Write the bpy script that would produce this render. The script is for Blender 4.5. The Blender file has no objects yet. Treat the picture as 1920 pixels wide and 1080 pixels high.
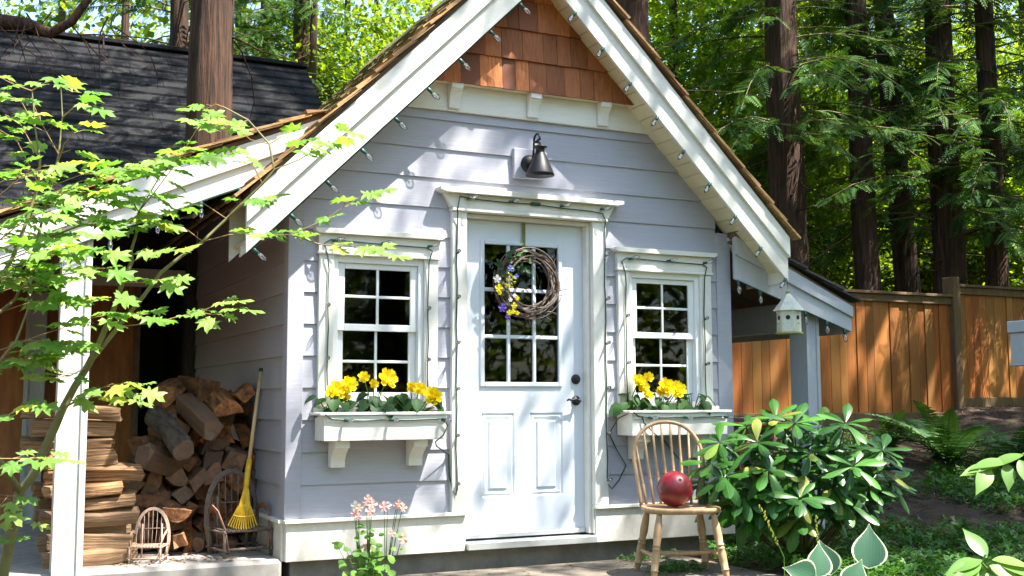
import bpy, bmesh, math, random
import numpy as np
from mathutils import Vector, Matrix, Euler
random.seed(7); RNG = np.random.default_rng(7)
sc = bpy.context.scene
rad = math.radians
# ------------------------------------------------------------------ camera
# world: x runs along the cottage front (0 = its left corner), y goes back, z up, ground 0
CAM = Vector((-1.7957, -6.7347, 1.0647))
FPX = 2147.2; PITCH = 0.0999456; YAW = 0.4525907; ROLL = -0.0028858
fw = Vector((math.sin(YAW)*math.cos(PITCH), math.cos(YAW)*math.cos(PITCH), math.sin(PITCH)))
_rt = Vector((math.cos(YAW), -math.sin(YAW), 0)); _up = _rt.cross(fw)
rt = math.cos(ROLL)*_rt + math.sin(ROLL)*_up; up = -math.sin(ROLL)*_rt + math.cos(ROLL)*_up
cam = bpy.data.cameras.new('camera'); camo = bpy.data.objects.new('camera', cam); sc.collection.objects.link(camo)
M = Matrix((( rt.x, up.x, -fw.x, CAM.x), (rt.y, up.y, -fw.y, CAM.y), (rt.z, up.z, -fw.z, CAM.z), (0, 0, 0, 1)))
camo.matrix_world = M
cam.sensor_width = 36; cam.lens = FPX/1920*36; cam.clip_start = 0.05; cam.clip_end = 500
sc.camera = camo
# ------------------------------------------------------------------ light
SUN_AZ = rad(43); SUN_EL = rad(61)          # sun stands to the right of the facade's normal
L = Vector((-math.cos(SUN_EL)*math.sin(SUN_AZ), math.cos(SUN_EL)*math.cos(SUN_AZ), -math.sin(SUN_EL)))
w = bpy.data.worlds.new('World'); sc.world = w; w.use_nodes = True
nt = w.node_tree; bg = nt.nodes['Background']
sky = nt.nodes.new('ShaderNodeTexSky'); sky.sky_type = 'NISHITA'; sky.sun_disc = False
sky.sun_elevation = SUN_EL; sky.sun_rotation = math.atan2(-L.x, -L.y)
nt.links.new(sky.outputs[0], bg.inputs[0]); bg.inputs[1].default_value = 0.13
sun = bpy.data.lights.new('sun', 'SUN'); sun.energy = 5.0; sun.angle = rad(0.55); sun.color = (1, .95, .86)
suno = bpy.data.objects.new('sun', sun); sc.collection.objects.link(suno)
suno.rotation_euler = L.to_track_quat('-Z', 'Y').to_euler(); suno.location = (6, -8, 14)
sc.view_settings.view_transform = 'Standard'; sc.view_settings.look = 'None'
sc.view_settings.gamma = 1; sc.view_settings.exposure = 2.08
sc.render.engine = 'CYCLES'
sc.cycles.max_bounces = 6; sc.cycles.transparent_max_bounces = 8; sc.cycles.use_denoising = True
sc.cycles.caustics_reflective = False; sc.cycles.caustics_refractive = False
# ------------------------------------------------------------------ helpers
def ray(px, py): return fw + rt*((px-960)/FPX) - up*((py-540)/FPX)
def atY(px, py, Y): d = ray(px, py); return CAM + d*((Y-CAM.y)/d.y)
def atX(px, py, X): d = ray(px, py); return CAM + d*((X-CAM.x)/d.x)
def atD(px, py, D): return CAM + ray(px, py)*D
def sstep(a, b, t): t = min(1, max(0, (t-a)/(b-a))); return t*t*(3-2*t)
def ground_z(x, y):
    s = 0.74*sstep(-1.6, 4.4, y)*sstep(2.6, 5.6, x) + 1.2*sstep(5, 40, y) + .25*sstep(8.5, 10.2, x)*sstep(.5, 4, y)
    return s + 0.012*math.sin(x*3.1+y*1.7) + 0.01*math.sin(x*7.3-y*5.1)

def tag(o, label=None, cat=None, group=None, kind=None):
    if label: o['label'] = label
    if cat: o['category'] = cat
    if group: o['group'] = group
    if kind: o['kind'] = kind
    return o
def empty(name, loc=(0, 0, 0), label=None, cat=None, group=None, kind=None):
    o = bpy.data.objects.new(name, None); sc.collection.objects.link(o); o.location = loc; o.empty_display_size = .05
    return tag(o, label, cat, group, kind)
def obj(name, me, mat=None, parent=None, mw=None, smooth=False):
    o = bpy.data.objects.new(name, me); sc.collection.objects.link(o)
    if mat is not None and len(me.materials) == 0: me.materials.append(mat)
    if smooth and not me.get('sm'):
        me.polygons.foreach_set('use_smooth', [True]*len(me.polygons)); me['sm'] = 1
    if parent is not None:
        o.parent = parent
        o.matrix_parent_inverse = wm(parent).inverted()
    if mw is not None: o.matrix_basis = mw
    return o
def wm(o):
    m = o.matrix_basis.copy()
    if o.parent is not None: m = wm(o.parent) @ o.matrix_parent_inverse @ m
    return m
class MB:
    def __init__(s): s.v = []; s.f = []; s.m = []
    def add(s, vs, fs, mi=0):
        b = len(s.v); s.v += [tuple(v) for v in vs]; s.f += [tuple(i+b for i in f) for f in fs]; s.m += [mi]*len(fs); return s
    def box(s, x0, x1, y0, y1, z0, z1, mi=0):
        return s.add([(x0,y0,z0),(x1,y0,z0),(x1,y1,z0),(x0,y1,z0),(x0,y0,z1),(x1,y0,z1),(x1,y1,z1),(x0,y1,z1)],
              [(0,3,2,1),(4,5,6,7),(0,1,5,4),(1,2,6,5),(2,3,7,6),(3,0,4,7)], mi)
    def prism(s, poly, y0, y1, mi=0):          # polygon in (x,z), pushed from y0 (front) to y1
        n = len(poly); vs = [(p[0], y0, p[1]) for p in poly] + [(p[0], y1, p[1]) for p in poly]
        return s.add(vs, [tuple(range(n)), tuple(range(2*n-1, n-1, -1))] + [(i, i+n, (i+1) % n+n, (i+1) % n) for i in range(n)], mi)
    def tube(s, path, r, n=8, cap=True, mi=0, capmi=None):
        path = [Vector(p) for p in path]; k = len(path)
        rs = r if isinstance(r, (list, tuple)) else [r]*k
        vs = []; prev = None
        for i, p in enumerate(path):
            t = (path[min(i+1, k-1)]-path[max(i-1, 0)])
            if t.length < 1e-9: t = Vector((0, 0, 1))
            t.normalize()
            if prev is None:
                a = Vector((0, 0, 1)) if abs(t.z) < .9 else Vector((1, 0, 0)); u = t.cross(a).normalized()
            else:
                u = prev - t*prev.dot(t)
                u = u.normalized() if u.length > 1e-6 else t.orthogonal().normalized()
            prev = u; vv = t.cross(u)
            for j in range(n):
                a = 2*math.pi*j/n; vs.append(p + (u*math.cos(a)+vv*math.sin(a))*rs[i])
        fs = [(i*n+j, i*n+(j+1) % n, (i+1)*n+(j+1) % n, (i+1)*n+j) for i in range(k-1) for j in range(n)]
        s.add(vs, fs, mi)
        if cap:
            b = len(s.v)-len(vs)
            s.f += [tuple(b+j for j in range(n-1, -1, -1)), tuple(b+(k-1)*n+j for j in range(n))]; s.m += [mi if capmi is None else capmi]*2
        return s
    def lathe(s, prof, n=20, base=(0, 0, 0), axis=(0, 0, 1), mi=0):     # profile of (distance along axis, radius)
        ax = Vector(axis).normalized(); return s.tube([Vector(base)+ax*t for t, r in prof], [max(r, 1e-4) for t, r in prof], n, True, mi)
    def sphere(s, c, r, nu=12, nv=8, mi=0):
        r = r if isinstance(r, (tuple, list)) else (r, r, r); vs = []; fs = []
        for i in range(nv+1):
            th = math.pi*i/nv
            for j in range(nu):
                a = 2*math.pi*j/nu; vs.append((c[0]+r[0]*math.sin(th)*math.cos(a), c[1]+r[1]*math.sin(th)*math.sin(a), c[2]+r[2]*math.cos(th)))
        for i in range(nv):
            for j in range(nu): fs.append((i*nu+j, (i+1)*nu+j, (i+1)*nu+(j+1) % nu, i*nu+(j+1) % nu))
        return s.add(vs, fs, mi)
    def mesh(s, name, mats=None, bevel=0, smooth=False):
        me = bpy.data.meshes.new(name); me.from_pydata(s.v, [], s.f)
        if any(s.m): me.polygons.foreach_set('material_index', s.m)
        if bevel:
            bm = bmesh.new(); bm.from_mesh(me)
            bmesh.ops.bevel(bm, geom=bm.edges[:], offset=bevel, segments=1, affect='EDGES', profile=.5, clamp_overlap=True)
            bm.to_mesh(me); bm.free()
        if mats:
            for m in (mats if isinstance(mats, (list, tuple)) else [mats]): me.materials.append(m)
        if smooth: me.polygons.foreach_set('use_smooth', [True]*len(me.polygons)); me['sm'] = 1
        me.update(); return me
    def build(s, name, mats, parent=None, bevel=0, smooth=False):
        return obj(name, s.mesh(name, mats, bevel, smooth), None, parent)
def bx(name, mat, parent, X, Y, Z, bevel=.003): return MB().box(X[0], X[1], Y[0], Y[1], Z[0], Z[1]).build(name, mat, parent, bevel)
def np_mesh(name, V, F, mat, rnd=None, smooth=False):
    me = bpy.data.meshes.new(name); V = np.asarray(V, np.float32); F = np.asarray(F, np.int32); nf, k = F.shape
    me.vertices.add(len(V)); me.vertices.foreach_set('co', V.ravel())
    me.loops.add(nf*k); me.loops.foreach_set('vertex_index', F.ravel())
    me.polygons.add(nf); me.polygons.foreach_set('loop_start', np.arange(0, nf*k, k, dtype=np.int32))
    me.update(calc_edges=True)
    if rnd is not None:
        a = me.attributes.new('rnd', 'FLOAT', 'POINT'); a.data.foreach_set('value', np.asarray(rnd, np.float32))
    me.materials.append(mat)
    if smooth: me.polygons.foreach_set('use_smooth', [True]*nf)
    return me
def clip(poly, a, b, c):        # keep a*x + b*z <= c
    out = []
    for i in range(len(poly)):
        p, q = poly[i], poly[(i+1) % len(poly)]; fp = a*p[0]+b*p[1]-c; fq = a*q[0]+b*q[1]-c
        if fp <= 0: out.append(p)
        if fp*fq < 0: t = fp/(fp-fq); out.append((p[0]+(q[0]-p[0])*t, p[1]+(q[1]-p[1])*t))
    return out
def area(poly): return abs(sum(poly[i][0]*poly[(i+1) % len(poly)][1]-poly[(i+1) % len(poly)][0]*poly[i][1] for i in range(len(poly))))/2
def orient(pos, z=None, x=None, s=1.0):      # matrix with local z (normal) and local x (length) directions
    z = Vector(z).normalized(); x = Vector(x); x = (x - z*x.dot(z)); x = x.normalized() if x.length > 1e-6 else z.orthogonal().normalized(); y = z.cross(x)
    return Matrix(((x.x*s, y.x*s, z.x*s, pos[0]), (x.y*s, y.y*s, z.y*s, pos[1]), (x.z*s, y.z*s, z.z*s, pos[2]), (0, 0, 0, 1)))
# ------------------------------------------------------------------ materials
def mat_base(name):
    m = bpy.data.materials.new(name); m.use_nodes = True; n = m.node_tree; return m, n, n.nodes['Principled BSDF']
def pmat(name, c1, c2=None, rough=.6, nscale=6, stretch=(1, 1, 1), bump=.15, bdist=.004, hue=None, rnd=.0, contrast=(.35, .7), spec=.4, metal=0, fine=0, dirt=None):
    """two-tone noise colour with grain; rnd: brightness spread between objects; hue: extra colour picked per object"""
    m, n, b = mat_base(name); N = n.nodes; K = n.links
    c2 = c2 or tuple(x*.8 for x in c1)
    tc = N.new('ShaderNodeTexCoord'); oi = N.new('ShaderNodeObjectInfo')
    off = N.new('ShaderNodeVectorMath'); off.operation = 'MULTIPLY_ADD'
    comb = N.new('ShaderNodeCombineXYZ')
    for i in range(3): K.new(oi.outputs['Random'], comb.inputs[i])
    off.inputs[1].default_value = (37, 53, 71); K.new(comb.outputs[0], off.inputs[0]); K.new(tc.outputs['Object'], off.inputs[2])
    mp = N.new('ShaderNodeMapping'); mp.inputs['Scale'].default_value = stretch; K.new(off.outputs[0], mp.inputs[0])
    nz = N.new('ShaderNodeTexNoise'); nz.inputs['Scale'].default_value = nscale; nz.inputs['Detail'].default_value = 8; nz.inputs['Roughness'].default_value = .62
    K.new(mp.outputs[0], nz.inputs[0])
    rp = N.new('ShaderNodeValToRGB'); e = rp.color_ramp.elements
    e[0].position, e[1].position = contrast; e[0].color = (*c2, 1); e[1].color = (*c1, 1); K.new(nz.outputs[0], rp.inputs[0])
    col = rp.outputs[0]
    def mix(a, bb, fac, mode='MIX'):
        x = N.new('ShaderNodeMix'); x.data_type = 'RGBA'; x.blend_type = mode
        if isinstance(fac, float): x.inputs[0].default_value = fac
        else: K.new(fac, x.inputs[0])
        for s_, q in ((6, a), (7, bb)):
            if isinstance(q, tuple): x.inputs[s_].default_value = (*q, 1)
            else: K.new(q, x.inputs[s_])
        return x.outputs[2]
    if hue:
        wn = N.new('ShaderNodeTexWhiteNoise'); wn.noise_dimensions = '1D'; K.new(oi.outputs['Random'], wn.inputs['W'])
        col = mix(col, hue, wn.outputs[0])
    if rnd:
        mr = N.new('ShaderNodeMapRange'); mr.inputs[3].default_value = 1-rnd; mr.inputs[4].default_value = 1+rnd; K.new(oi.outputs['Random'], mr.inputs[0])
        vm = N.new('ShaderNodeVectorMath'); vm.operation = 'SCALE'; K.new(col, vm.inputs[0]); K.new(mr.outputs[0], vm.inputs['Scale']); col = vm.outputs[0]
    if dirt:
        n2 = N.new('ShaderNodeTexNoise'); n2.inputs['Scale'].default_value = dirt[1]; n2.inputs['Detail'].default_value = 9; n2.inputs['Roughness'].default_value = .7; K.new(off.outputs[0], n2.inputs[0])
        r2 = N.new('ShaderNodeValToRGB'); r2.color_ramp.elements[0].position = dirt[2]; r2.color_ramp.elements[1].position = dirt[2]+.18; K.new(n2.outputs[0], r2.inputs[0])
        col = mix(col, dirt[0], r2.outputs[0])
    K.new(col, b.inputs['Base Color'])
    b.inputs['Roughness'].default_value = rough; b.inputs['Specular IOR Level'].default_value = spec; b.inputs['Metallic'].default_value = metal
    if bump:
        bp = N.new('ShaderNodeBump'); bp.inputs['Strength'].default_value = bump; bp.inputs['Distance'].default_value = bdist
        K.new(nz.outputs[0], bp.inputs['Height']); K.new(bp.outputs[0], b.inputs['Normal'])
    return m
def leafmat(name, c1, c2, trans=.35, rough=.45, per='obj', vein=None, spec=.35, tcol=None, edge=None, ribs=0, odd=None):
    m, n, b = mat_base(name); N = n.nodes; K = n.links
    if per == 'obj':
        s = N.new('ShaderNodeObjectInfo').outputs['Random']
    else:
        a = N.new('ShaderNodeAttribute'); a.attribute_name = 'rnd'; s = a.outputs['Fac']
    rp = N.new('ShaderNodeValToRGB'); e = rp.color_ramp.elements; e[0].color = (*c2, 1); e[1].color = (*c1, 1); K.new(s, rp.inputs[0]); col = rp.outputs[0]
    if odd:
        e[1].position = .9; q = e.new(.97); q.color = (*odd, 1)
    if vein or edge:
        tc = N.new('ShaderNodeTexCoord'); sp = N.new('ShaderNodeSeparateXYZ'); K.new(tc.outputs['Object'], sp.inputs[0])
    def mx(col, c, fac):
        x = N.new('ShaderNodeMix'); x.data_type = 'RGBA'; K.new(fac, x.inputs[0]); K.new(col, x.inputs[6]); x.inputs[7].default_value = (*c, 1); return x.outputs[2]
    if vein:
        ab = N.new('ShaderNodeMath'); ab.operation = 'ABSOLUTE'; K.new(sp.outputs[1], ab.inputs[0])
        lt = N.new('ShaderNodeMath'); lt.operation = 'LESS_THAN'; lt.inputs[1].default_value = vein[1]; K.new(ab.outputs[0], lt.inputs[0]); col = mx(col, vein[0], lt.outputs[0])
    if edge:                                       # variegated margin, stored on the leaf mesh as 'edge'
        a = N.new('ShaderNodeAttribute'); a.attribute_name = 'edge'
        nz = N.new('ShaderNodeTexNoise'); nz.inputs['Scale'].default_value = 40; K.new(tc.outputs['Object'], nz.inputs[0])
        ad = N.new('ShaderNodeMath'); ad.operation = 'MULTIPLY_ADD'; ad.inputs[1].default_value = .2; K.new(nz.outputs[0], ad.inputs[0]); K.new(a.outputs['Fac'], ad.inputs[2])
        gt = N.new('ShaderNodeMath'); gt.operation = 'GREATER_THAN'; gt.inputs[1].default_value = edge[1]; K.new(ad.outputs[0], gt.inputs[0]); col = mx(col, edge[0], gt.outputs[0])
    K.new(col, b.inputs['Base Color']); b.inputs['Roughness'].default_value = rough; b.inputs['Specular IOR Level'].default_value = spec
    if ribs:
        tc2 = N.new('ShaderNodeTexCoord'); wv = N.new('ShaderNodeTexWave'); wv.bands_direction = 'Y'; wv.inputs['Scale'].default_value = ribs; wv.inputs['Distortion'].default_value = 2.5; wv.inputs['Detail'].default_value = 3; K.new(tc2.outputs['Object'], wv.inputs[0])
        bp = N.new('ShaderNodeBump'); bp.inputs['Strength'].default_value = .07; bp.inputs['Distance'].default_value = .006; K.new(wv.outputs['Fac'], bp.inputs['Height']); K.new(bp.outputs[0], b.inputs['Normal'])
    t = N.new('ShaderNodeBsdfTranslucent'); 
    g = N.new('ShaderNodeMix'); g.data_type = 'RGBA'; g.blend_type = 'MULTIPLY'; g.inputs[0].default_value = 1; K.new(col, g.inputs[6]); g.inputs[7].default_value = (*(tcol or (1.5, 1.35, .5)), 1); K.new(g.outputs[2], t.inputs[0])
    mxs = N.new('ShaderNodeMixShader'); mxs.inputs[0].default_value = trans; K.new(b.outputs[0], mxs.inputs[1]); K.new(t.outputs[0], mxs.inputs[2])
    K.new(mxs.outputs[0], n.nodes['Material Output'].inputs[0]); return m
def glassmat(name, tint=(.9, .95, .93), refl=.07, refl_c=1.0):
    m, n, b = mat_base(name); N = n.nodes; K = n.links; N.remove(b)
    tr = N.new('ShaderNodeBsdfTransparent'); tr.inputs[0].default_value = (*tint, 1)
    gl = N.new('ShaderNodeBsdfGlossy'); gl.inputs['Roughness'].default_value = .02; gl.inputs[0].default_value = (refl_c, refl_c, refl_c, 1)
    fr = N.new('ShaderNodeFresnel'); fr.inputs[0].default_value = 1.45; ad = N.new('ShaderNodeMath'); ad.operation = 'ADD'; ad.inputs[1].default_value = refl; K.new(fr.outputs[0], ad.inputs[0])
    mx = N.new('ShaderNodeMixShader'); K.new(ad.outputs[0], mx.inputs[0]); K.new(tr.outputs[0], mx.inputs[1]); K.new(gl.outputs[0], mx.inputs[2])
    K.new(mx.outputs[0], n.nodes['Material Output'].inputs[0]); return m
MT = {}
MT['siding'] = pmat('siding_paint', (.415, .418, .478), (.37, .373, .432), .55, 9, (.6, 5, 14), .45, .003, rnd=.05, dirt=((.30, .295, .31), 3.0, .70))
MT['siding_side'] = pmat('siding_paint_side', (.415, .418, .478), (.37, .373, .432), .55, 9, (5, .6, 14), .45, .003, rnd=.05, dirt=((.30, .295, .31), 3.0, .70))
MT['trim'] = pmat('cream_trim_paint', (.79, .775, .72), (.73, .715, .66), .5, 14, (1, 1, 1), .12, .002, rnd=.02, dirt=((.50, .46, .36), 5, .72))
MT['trimx'] = pmat('cream_trim_paint_grain', (.79, .775, .72), (.72, .705, .65), .5, 10, (.7, 4, 12), .3, .002, rnd=.02)
MT['lowtrim'] = pmat('weathered_cream_base_paint', (.72, .69, .62), (.63, .60, .54), .6, 30, (1, 1, 1), .3, .003, dirt=((.45, .41, .33), 9, .68))
MT['post'] = pmat('post_paint', (.74, .73, .68), (.67, .66, .60), .55, 30, (1, 1, .5), .2, .002, dirt=((.50, .47, .36), 22, .68))
MT['greypost'] = pmat('grey_post_paint', (.52, .54, .60), (.47, .49, .54), .55, 12, (4, 4, .6), .2, .002)
MT['door'] = pmat('white_door_paint', (.66, .71, .78), (.63, .68, .75), .35, 4, (1, 1, 1), .03, .001)
MT['vinyl'] = pmat('white_window_frame', (.80, .82, .83), (.77, .79, .80), .35, 5, (1, 1, 1), .02, .001)
MT['metal_sill'] = pmat('aluminium_sill', (.70, .72, .74), (.60, .62, .64), .35, 12, (1, 1, 1), .05, .001, metal=.6)
MT['cedar'] = pmat('cedar_shingle', (.60, .22, .065), (.34, .10, .03), .65, 10, (7, 4, .9), .5, .004, hue=(.20, .065, .028), rnd=.32)
MT['shake'] = pmat('cedar_shake', (.52, .33, .13), (.28, .16, .07), .75, 9, (1.2, 4, 8), .5, .005, hue=(.24, .12, .05), rnd=.25)
MT['moss_shake'] = pmat('mossy_cedar_shake', (.20, .15, .07), (.08, .075, .03), .85, 7, (1, 1, 1), .6, .008, dirt=((.11, .13, .03), 6, .5))
MT['soffit'] = pmat('soffit_board_paint', (.76, .70, .52), (.70, .63, .45), .6, 9, (1, 1, 1), .15, .002, rnd=.05)
MT['brownsoffit'] = pmat('brown_board', (.20, .13, .085), (.12, .075, .05), .7, 9, (1, 1, 1), .3, .003, rnd=.15)
MT['concrete'] = pmat('concrete', (.24, .225, .205), (.15, .14, .125), .85, 7, (1, 1, 1), .5, .008, dirt=((.10, .09, .075), 3, .58))
MT['slab'] = pmat('slab_concrete', (.37, .345, .32), (.26, .24, .22), .85, 9, (1, 1, 1), .4, .006, dirt=((.2, .17, .14), 4, .62))
MT['path'] = pmat('dirty_path_concrete', (.20, .17, .135), (.10, .085, .065), .9, 5, (1, 1, 1), .6, .01, dirt=((.06, .05, .035), 2.5, .55))
MT['iron'] = pmat('black_iron', (.011, .011, .014), (.008, .008, .01), .48, 60, (1, 1, 1), .1, .0008, spec=.4)
MT['glass'] = glassmat('window_glass', (.5, .55, .53), .0, .42)
MT['bulbglass'] = glassmat('clear_bulb_glass', (.93, .95, .95), .12)
MT['cord'] = pmat('green_cord', (.012, .06, .045), (.008, .04, .03), .45, 20, (1, 1, 1), .05, .001)
MT['socket'] = pmat('socket_green', (.02, .10, .085), (.015, .075, .06), .4, 20, (1, 1, 1), .05, .001)
MT['filament'] = pmat('bulb_metal', (.5, .45, .38), (.4, .35, .3), .35, 20, (1, 1, 1), .05, .001, metal=.7)
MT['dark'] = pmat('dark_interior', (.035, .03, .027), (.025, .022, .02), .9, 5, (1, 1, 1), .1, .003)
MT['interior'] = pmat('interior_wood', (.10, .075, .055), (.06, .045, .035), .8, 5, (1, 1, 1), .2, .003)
MT['ply'] = pmat('plywood', (.52, .21, .075), (.30, .11, .04), .7, 5, (3, 3, .5), .3, .003, dirt=((.14, .07, .04), 2.2, .6))
MT['darkwood'] = pmat('dark_weathered_wood', (.075, .07, .07), (.035, .033, .033), .8, 14, (5, 5, .5), .5, .004)
MT['fence'] = pmat('fence_cedar', (.43, .125, .022), (.24, .065, .013), .7, 7, (6, 6, .55), .4, .004, hue=(.37, .16, .035), rnd=.28, dirt=((.08, .035, .015), 9, .68))
MT['fencegrey'] = pmat('fence_post_wood', (.20, .125, .06), (.11, .065, .033), .8, 7, (6, 6, .6), .4, .004)
MT['bark'] = pmat('cedar_bark', (.135, .062, .032), (.024, .013, .01), .9, 5, (6, 6, .4), 1.0, .05, contrast=(.36, .66), rnd=.12)
MT['barkdark'] = pmat('dark_cedar_bark', (.105, .052, .03), (.02, .012, .009), .9, 5, (6, 6, .4), 1.0, .05, contrast=(.36, .66), rnd=.12)
MT['twig'] = pmat('twig_bark', (.20, .145, .075), (.12, .08, .04), .8, 20, (1, 1, 1), .3, .002)
MT['maplebark'] = pmat('maple_bark', (.23, .22, .10), (.15, .13, .055), .7, 18, (1, 1, .5), .3, .002)
MT['mapletwig'] = pmat('maple_twig', (.34, .22, .10), (.26, .15, .07), .6, 18, (1, 1, .5), .1, .002)
MT['roofshingle'] = pmat('asphalt_shingle', (.032, .032, .034), (.012, .012, .0135), .95, 40, (1, 1, 1), .5, .004, rnd=.2, spec=.1, dirt=((.10, .10, .075), 3, .66))
MT['logside'] = pmat('split_wood', (.40, .165, .055), (.075, .036, .019), .8, 7, (4, 4, .5), .9, .012, hue=(.12, .075, .05), rnd=.3, contrast=(.4, .6))
MT['logend'] = pmat('log_end_grain', (.46, .165, .048), (.12, .05, .022), .85, 22, (1, 1, .3), .8, .01, hue=(.17, .115, .08), rnd=.3, contrast=(.4, .62), dirt=((.06, .045, .038), 9, .56))
MT['logbark'] = pmat('log_bark', (.135, .105, .078), (.03, .024, .02), .9, 12, (2, 2, 1), .9, .012, rnd=.2)
MT['stackside'] = pmat('stack_split_wood', (.48, .275, .125), (.12, .06, .03), .8, 7, (11, 11, .5), 1.0, .015, hue=(.27, .17, .10), rnd=.3, contrast=(.38, .6))
MT['willow'] = pmat('willow_twig', (.22, .165, .13), (.11, .08, .066), .75, 25, (1, 1, 1), .3, .002, rnd=.2)
MT['willow2'] = pmat('red_willow_twig', (.34, .17, .10), (.22, .10, .06), .7, 25, (1, 1, 1), .3, .002, rnd=.2)
MT['palewillow'] = pmat('pale_willow_twig', (.48, .35, .27), (.34, .22, .17), .7, 25, (1, 1, 1), .3, .002, rnd=.15)
MT['yellow'] = pmat('yellow_plastic', (.66, .42, .02), (.52, .30, .015), .45, 25, (1, 1, 1), .08, .001)
MT['handle'] = pmat('rake_handle_wood', (.62, .43, .22), (.52, .33, .15), .5, 9, (5, 5, .4), .1, .001)
MT['chairwood'] = pmat('varnished_chair_wood', (.50, .335, .19), (.34, .21, .11), .42, 7, (5, 5, .8), .12, .001, dirt=((.26, .13, .06), 8, .66))
MT['ball'] = pmat('ball_red', (.25, .008, .016), (.075, .003, .007), .32, 5, (1, 1, 1), .0, .001, contrast=(.3, .75), spec=.6)
MT['mulch'] = pmat('bark_mulch_piece', (.14, .065, .034), (.05, .027, .017), .9, 12, (1, 1, 1), .3, .004)
MT['white_paint'] = pmat('chalky_white_paint', (.72, .73, .66), (.56, .58, .48), .7, 30, (1, 1, 1), .3, .002, dirt=((.24, .27, .10), 18, .58))
MT['lichen'] = pmat('lichen_yellow', (.45, .45, .14), (.30, .32, .10), .8, 40, (1, 1, 1), .3, .002)
MT['whitebox'] = pmat('white_box_paint', (.62, .64, .66), (.55, .57, .59), .6, 12, (1, 1, 1), .1, .001)
MT['brownbench'] = pmat('bench_stain', (.24, .075, .035), (.15, .045, .022), .6, 8, (1, 5, 5), .2, .002)
MT['soil'] = pmat('potting_soil', (.05, .035, .025), (.025, .018, .013), .95, 40, (1, 1, 1), .5, .005)
MT['yellowpetal'] = leafmat('yellow_petal', (.88, .76, .03), (.86, .66, .02), .30, .5, 'obj', tcol=(1.1, 1, .4))
MT['whitepetal'] = leafmat('white_petal', (.75, .75, .72), (.7, .7, .68), .3, .5, 'obj', tcol=(1, 1, 1))
MT['purplepetal'] = leafmat('purple_petal', (.17, .09, .50), (.12, .06, .40), .25, .5, 'obj', tcol=(1, 1, 1))
MT['bluepetal'] = leafmat('blue_petal', (.14, .16, .55), (.10, .12, .45), .25, .5, 'obj', tcol=(1, 1, 1))
MT['limepetal'] = leafmat('lime_petal', (.60, .58, .08), (.52, .52, .07), .3, .5, 'obj', tcol=(1, 1, 1))
MT['pinkpetal'] = leafmat('pink_petal', (.80, .50, .52), (.78, .55, .45), .35, .5, 'obj', tcol=(1.1, 1, 1))
MT['begonialeaf'] = leafmat('begonia_leaf', (.04, .10, .025), (.02, .055, .018), .2, .5, spec=.2)
MT['mapleleaf'] = leafmat('maple_leaf', (.26, .39, .095), (.12, .26, .045), .5, .45, tcol=(1.3, 1.5, .55), odd=(.42, .46, .07))
MT['rhodoleaf'] = leafmat('rhododendron_leaf', (.05, .17, .018), (.018, .075, .012), .15, .33, vein=((.14, .22, .07), .0035), spec=.42, odd=(.24, .26, .05))
MT['hostaleaf'] = leafmat('hosta_leaf', (.05, .13, .075), (.04, .11, .065), .2, .42, edge=((.60, .60, .42), .98), ribs=5)
MT['sealleaf'] = leafmat('lily_leaf', (.17, .30, .07), (.11, .23, .05), .35, .4, ribs=8)
MT['fernleaf'] = leafmat('fern_frond', (.055, .14, .03), (.03, .085, .025), .25, .5)
MT['columbineleaf'] = leafmat('columbine_leaf', (.15, .30, .04), (.08, .2, .035), .35, .5)
MT['cover'] = leafmat('ground_cover_leaf', (.07, .20, .025), (.03, .10, .02), .3, .5, 'attr')
MT['cedarleaf'] = leafmat('cedar_foliage', (.095, .20, .035), (.022, .07, .024), .25, .6, 'attr', spec=.12)
MT['forestleaf'] = leafmat('forest_leaf', (.26, .36, .04), (.06, .15, .022), .58, .5, 'attr', tcol=(1.7, 1.55, .4))
MT['farleaf'] = leafmat('far_forest_leaf', (.28, .38, .045), (.04, .10, .02), .58, .6, 'attr', tcol=(1.6, 1.5, .45))
# ================================================================== THE SETTING
def make_ground():
    xs = np.concatenate([np.linspace(-60, -6, 19), np.linspace(-5, 14, 96), np.linspace(15, 80, 22)])
    ys = np.concatenate([np.linspace(-40, -8, 11), np.linspace(-7, 9, 81), np.linspace(10, 90, 27)])
    V = [(x, y, ground_z(x, y)) for y in ys for x in xs]; nx = len(xs)
    F = [(j*nx+i, j*nx+i+1, (j+1)*nx+i+1, (j+1)*nx+i) for j in range(len(ys)-1) for i in range(nx-1)]
    m = pmat('forest_soil', (.075, .045, .028), (.028, .018, .013), .95, 5, (1, 1, 1), .8, .03, dirt=((.06, .075, .025), 1.4, .6))
    return tag(obj('ground', np_mesh('ground', V, F, m, smooth=True)), kind='structure')
make_ground()
# concrete apron in front of the door
bx('pavement', MT['path'], None, (-.25, 2.75), (-1.6, -.02), (-.12, .022), .012)['kind'] = 'structure'
# ================================================================== THE COTTAGE
HW = 3.205; HD = 3.02          # width, depth
cot = empty('garden_cottage', (1.6, 0, 0), 'small lavender grey cottage with cream trim, steep gable and white half-glass door', 'cottage')
B0 = 2.25; B1 = 5.44           # lower edges of the rake boards: z = x + B0 and z = B1 - x
AX = (B1-B0)/2
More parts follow.
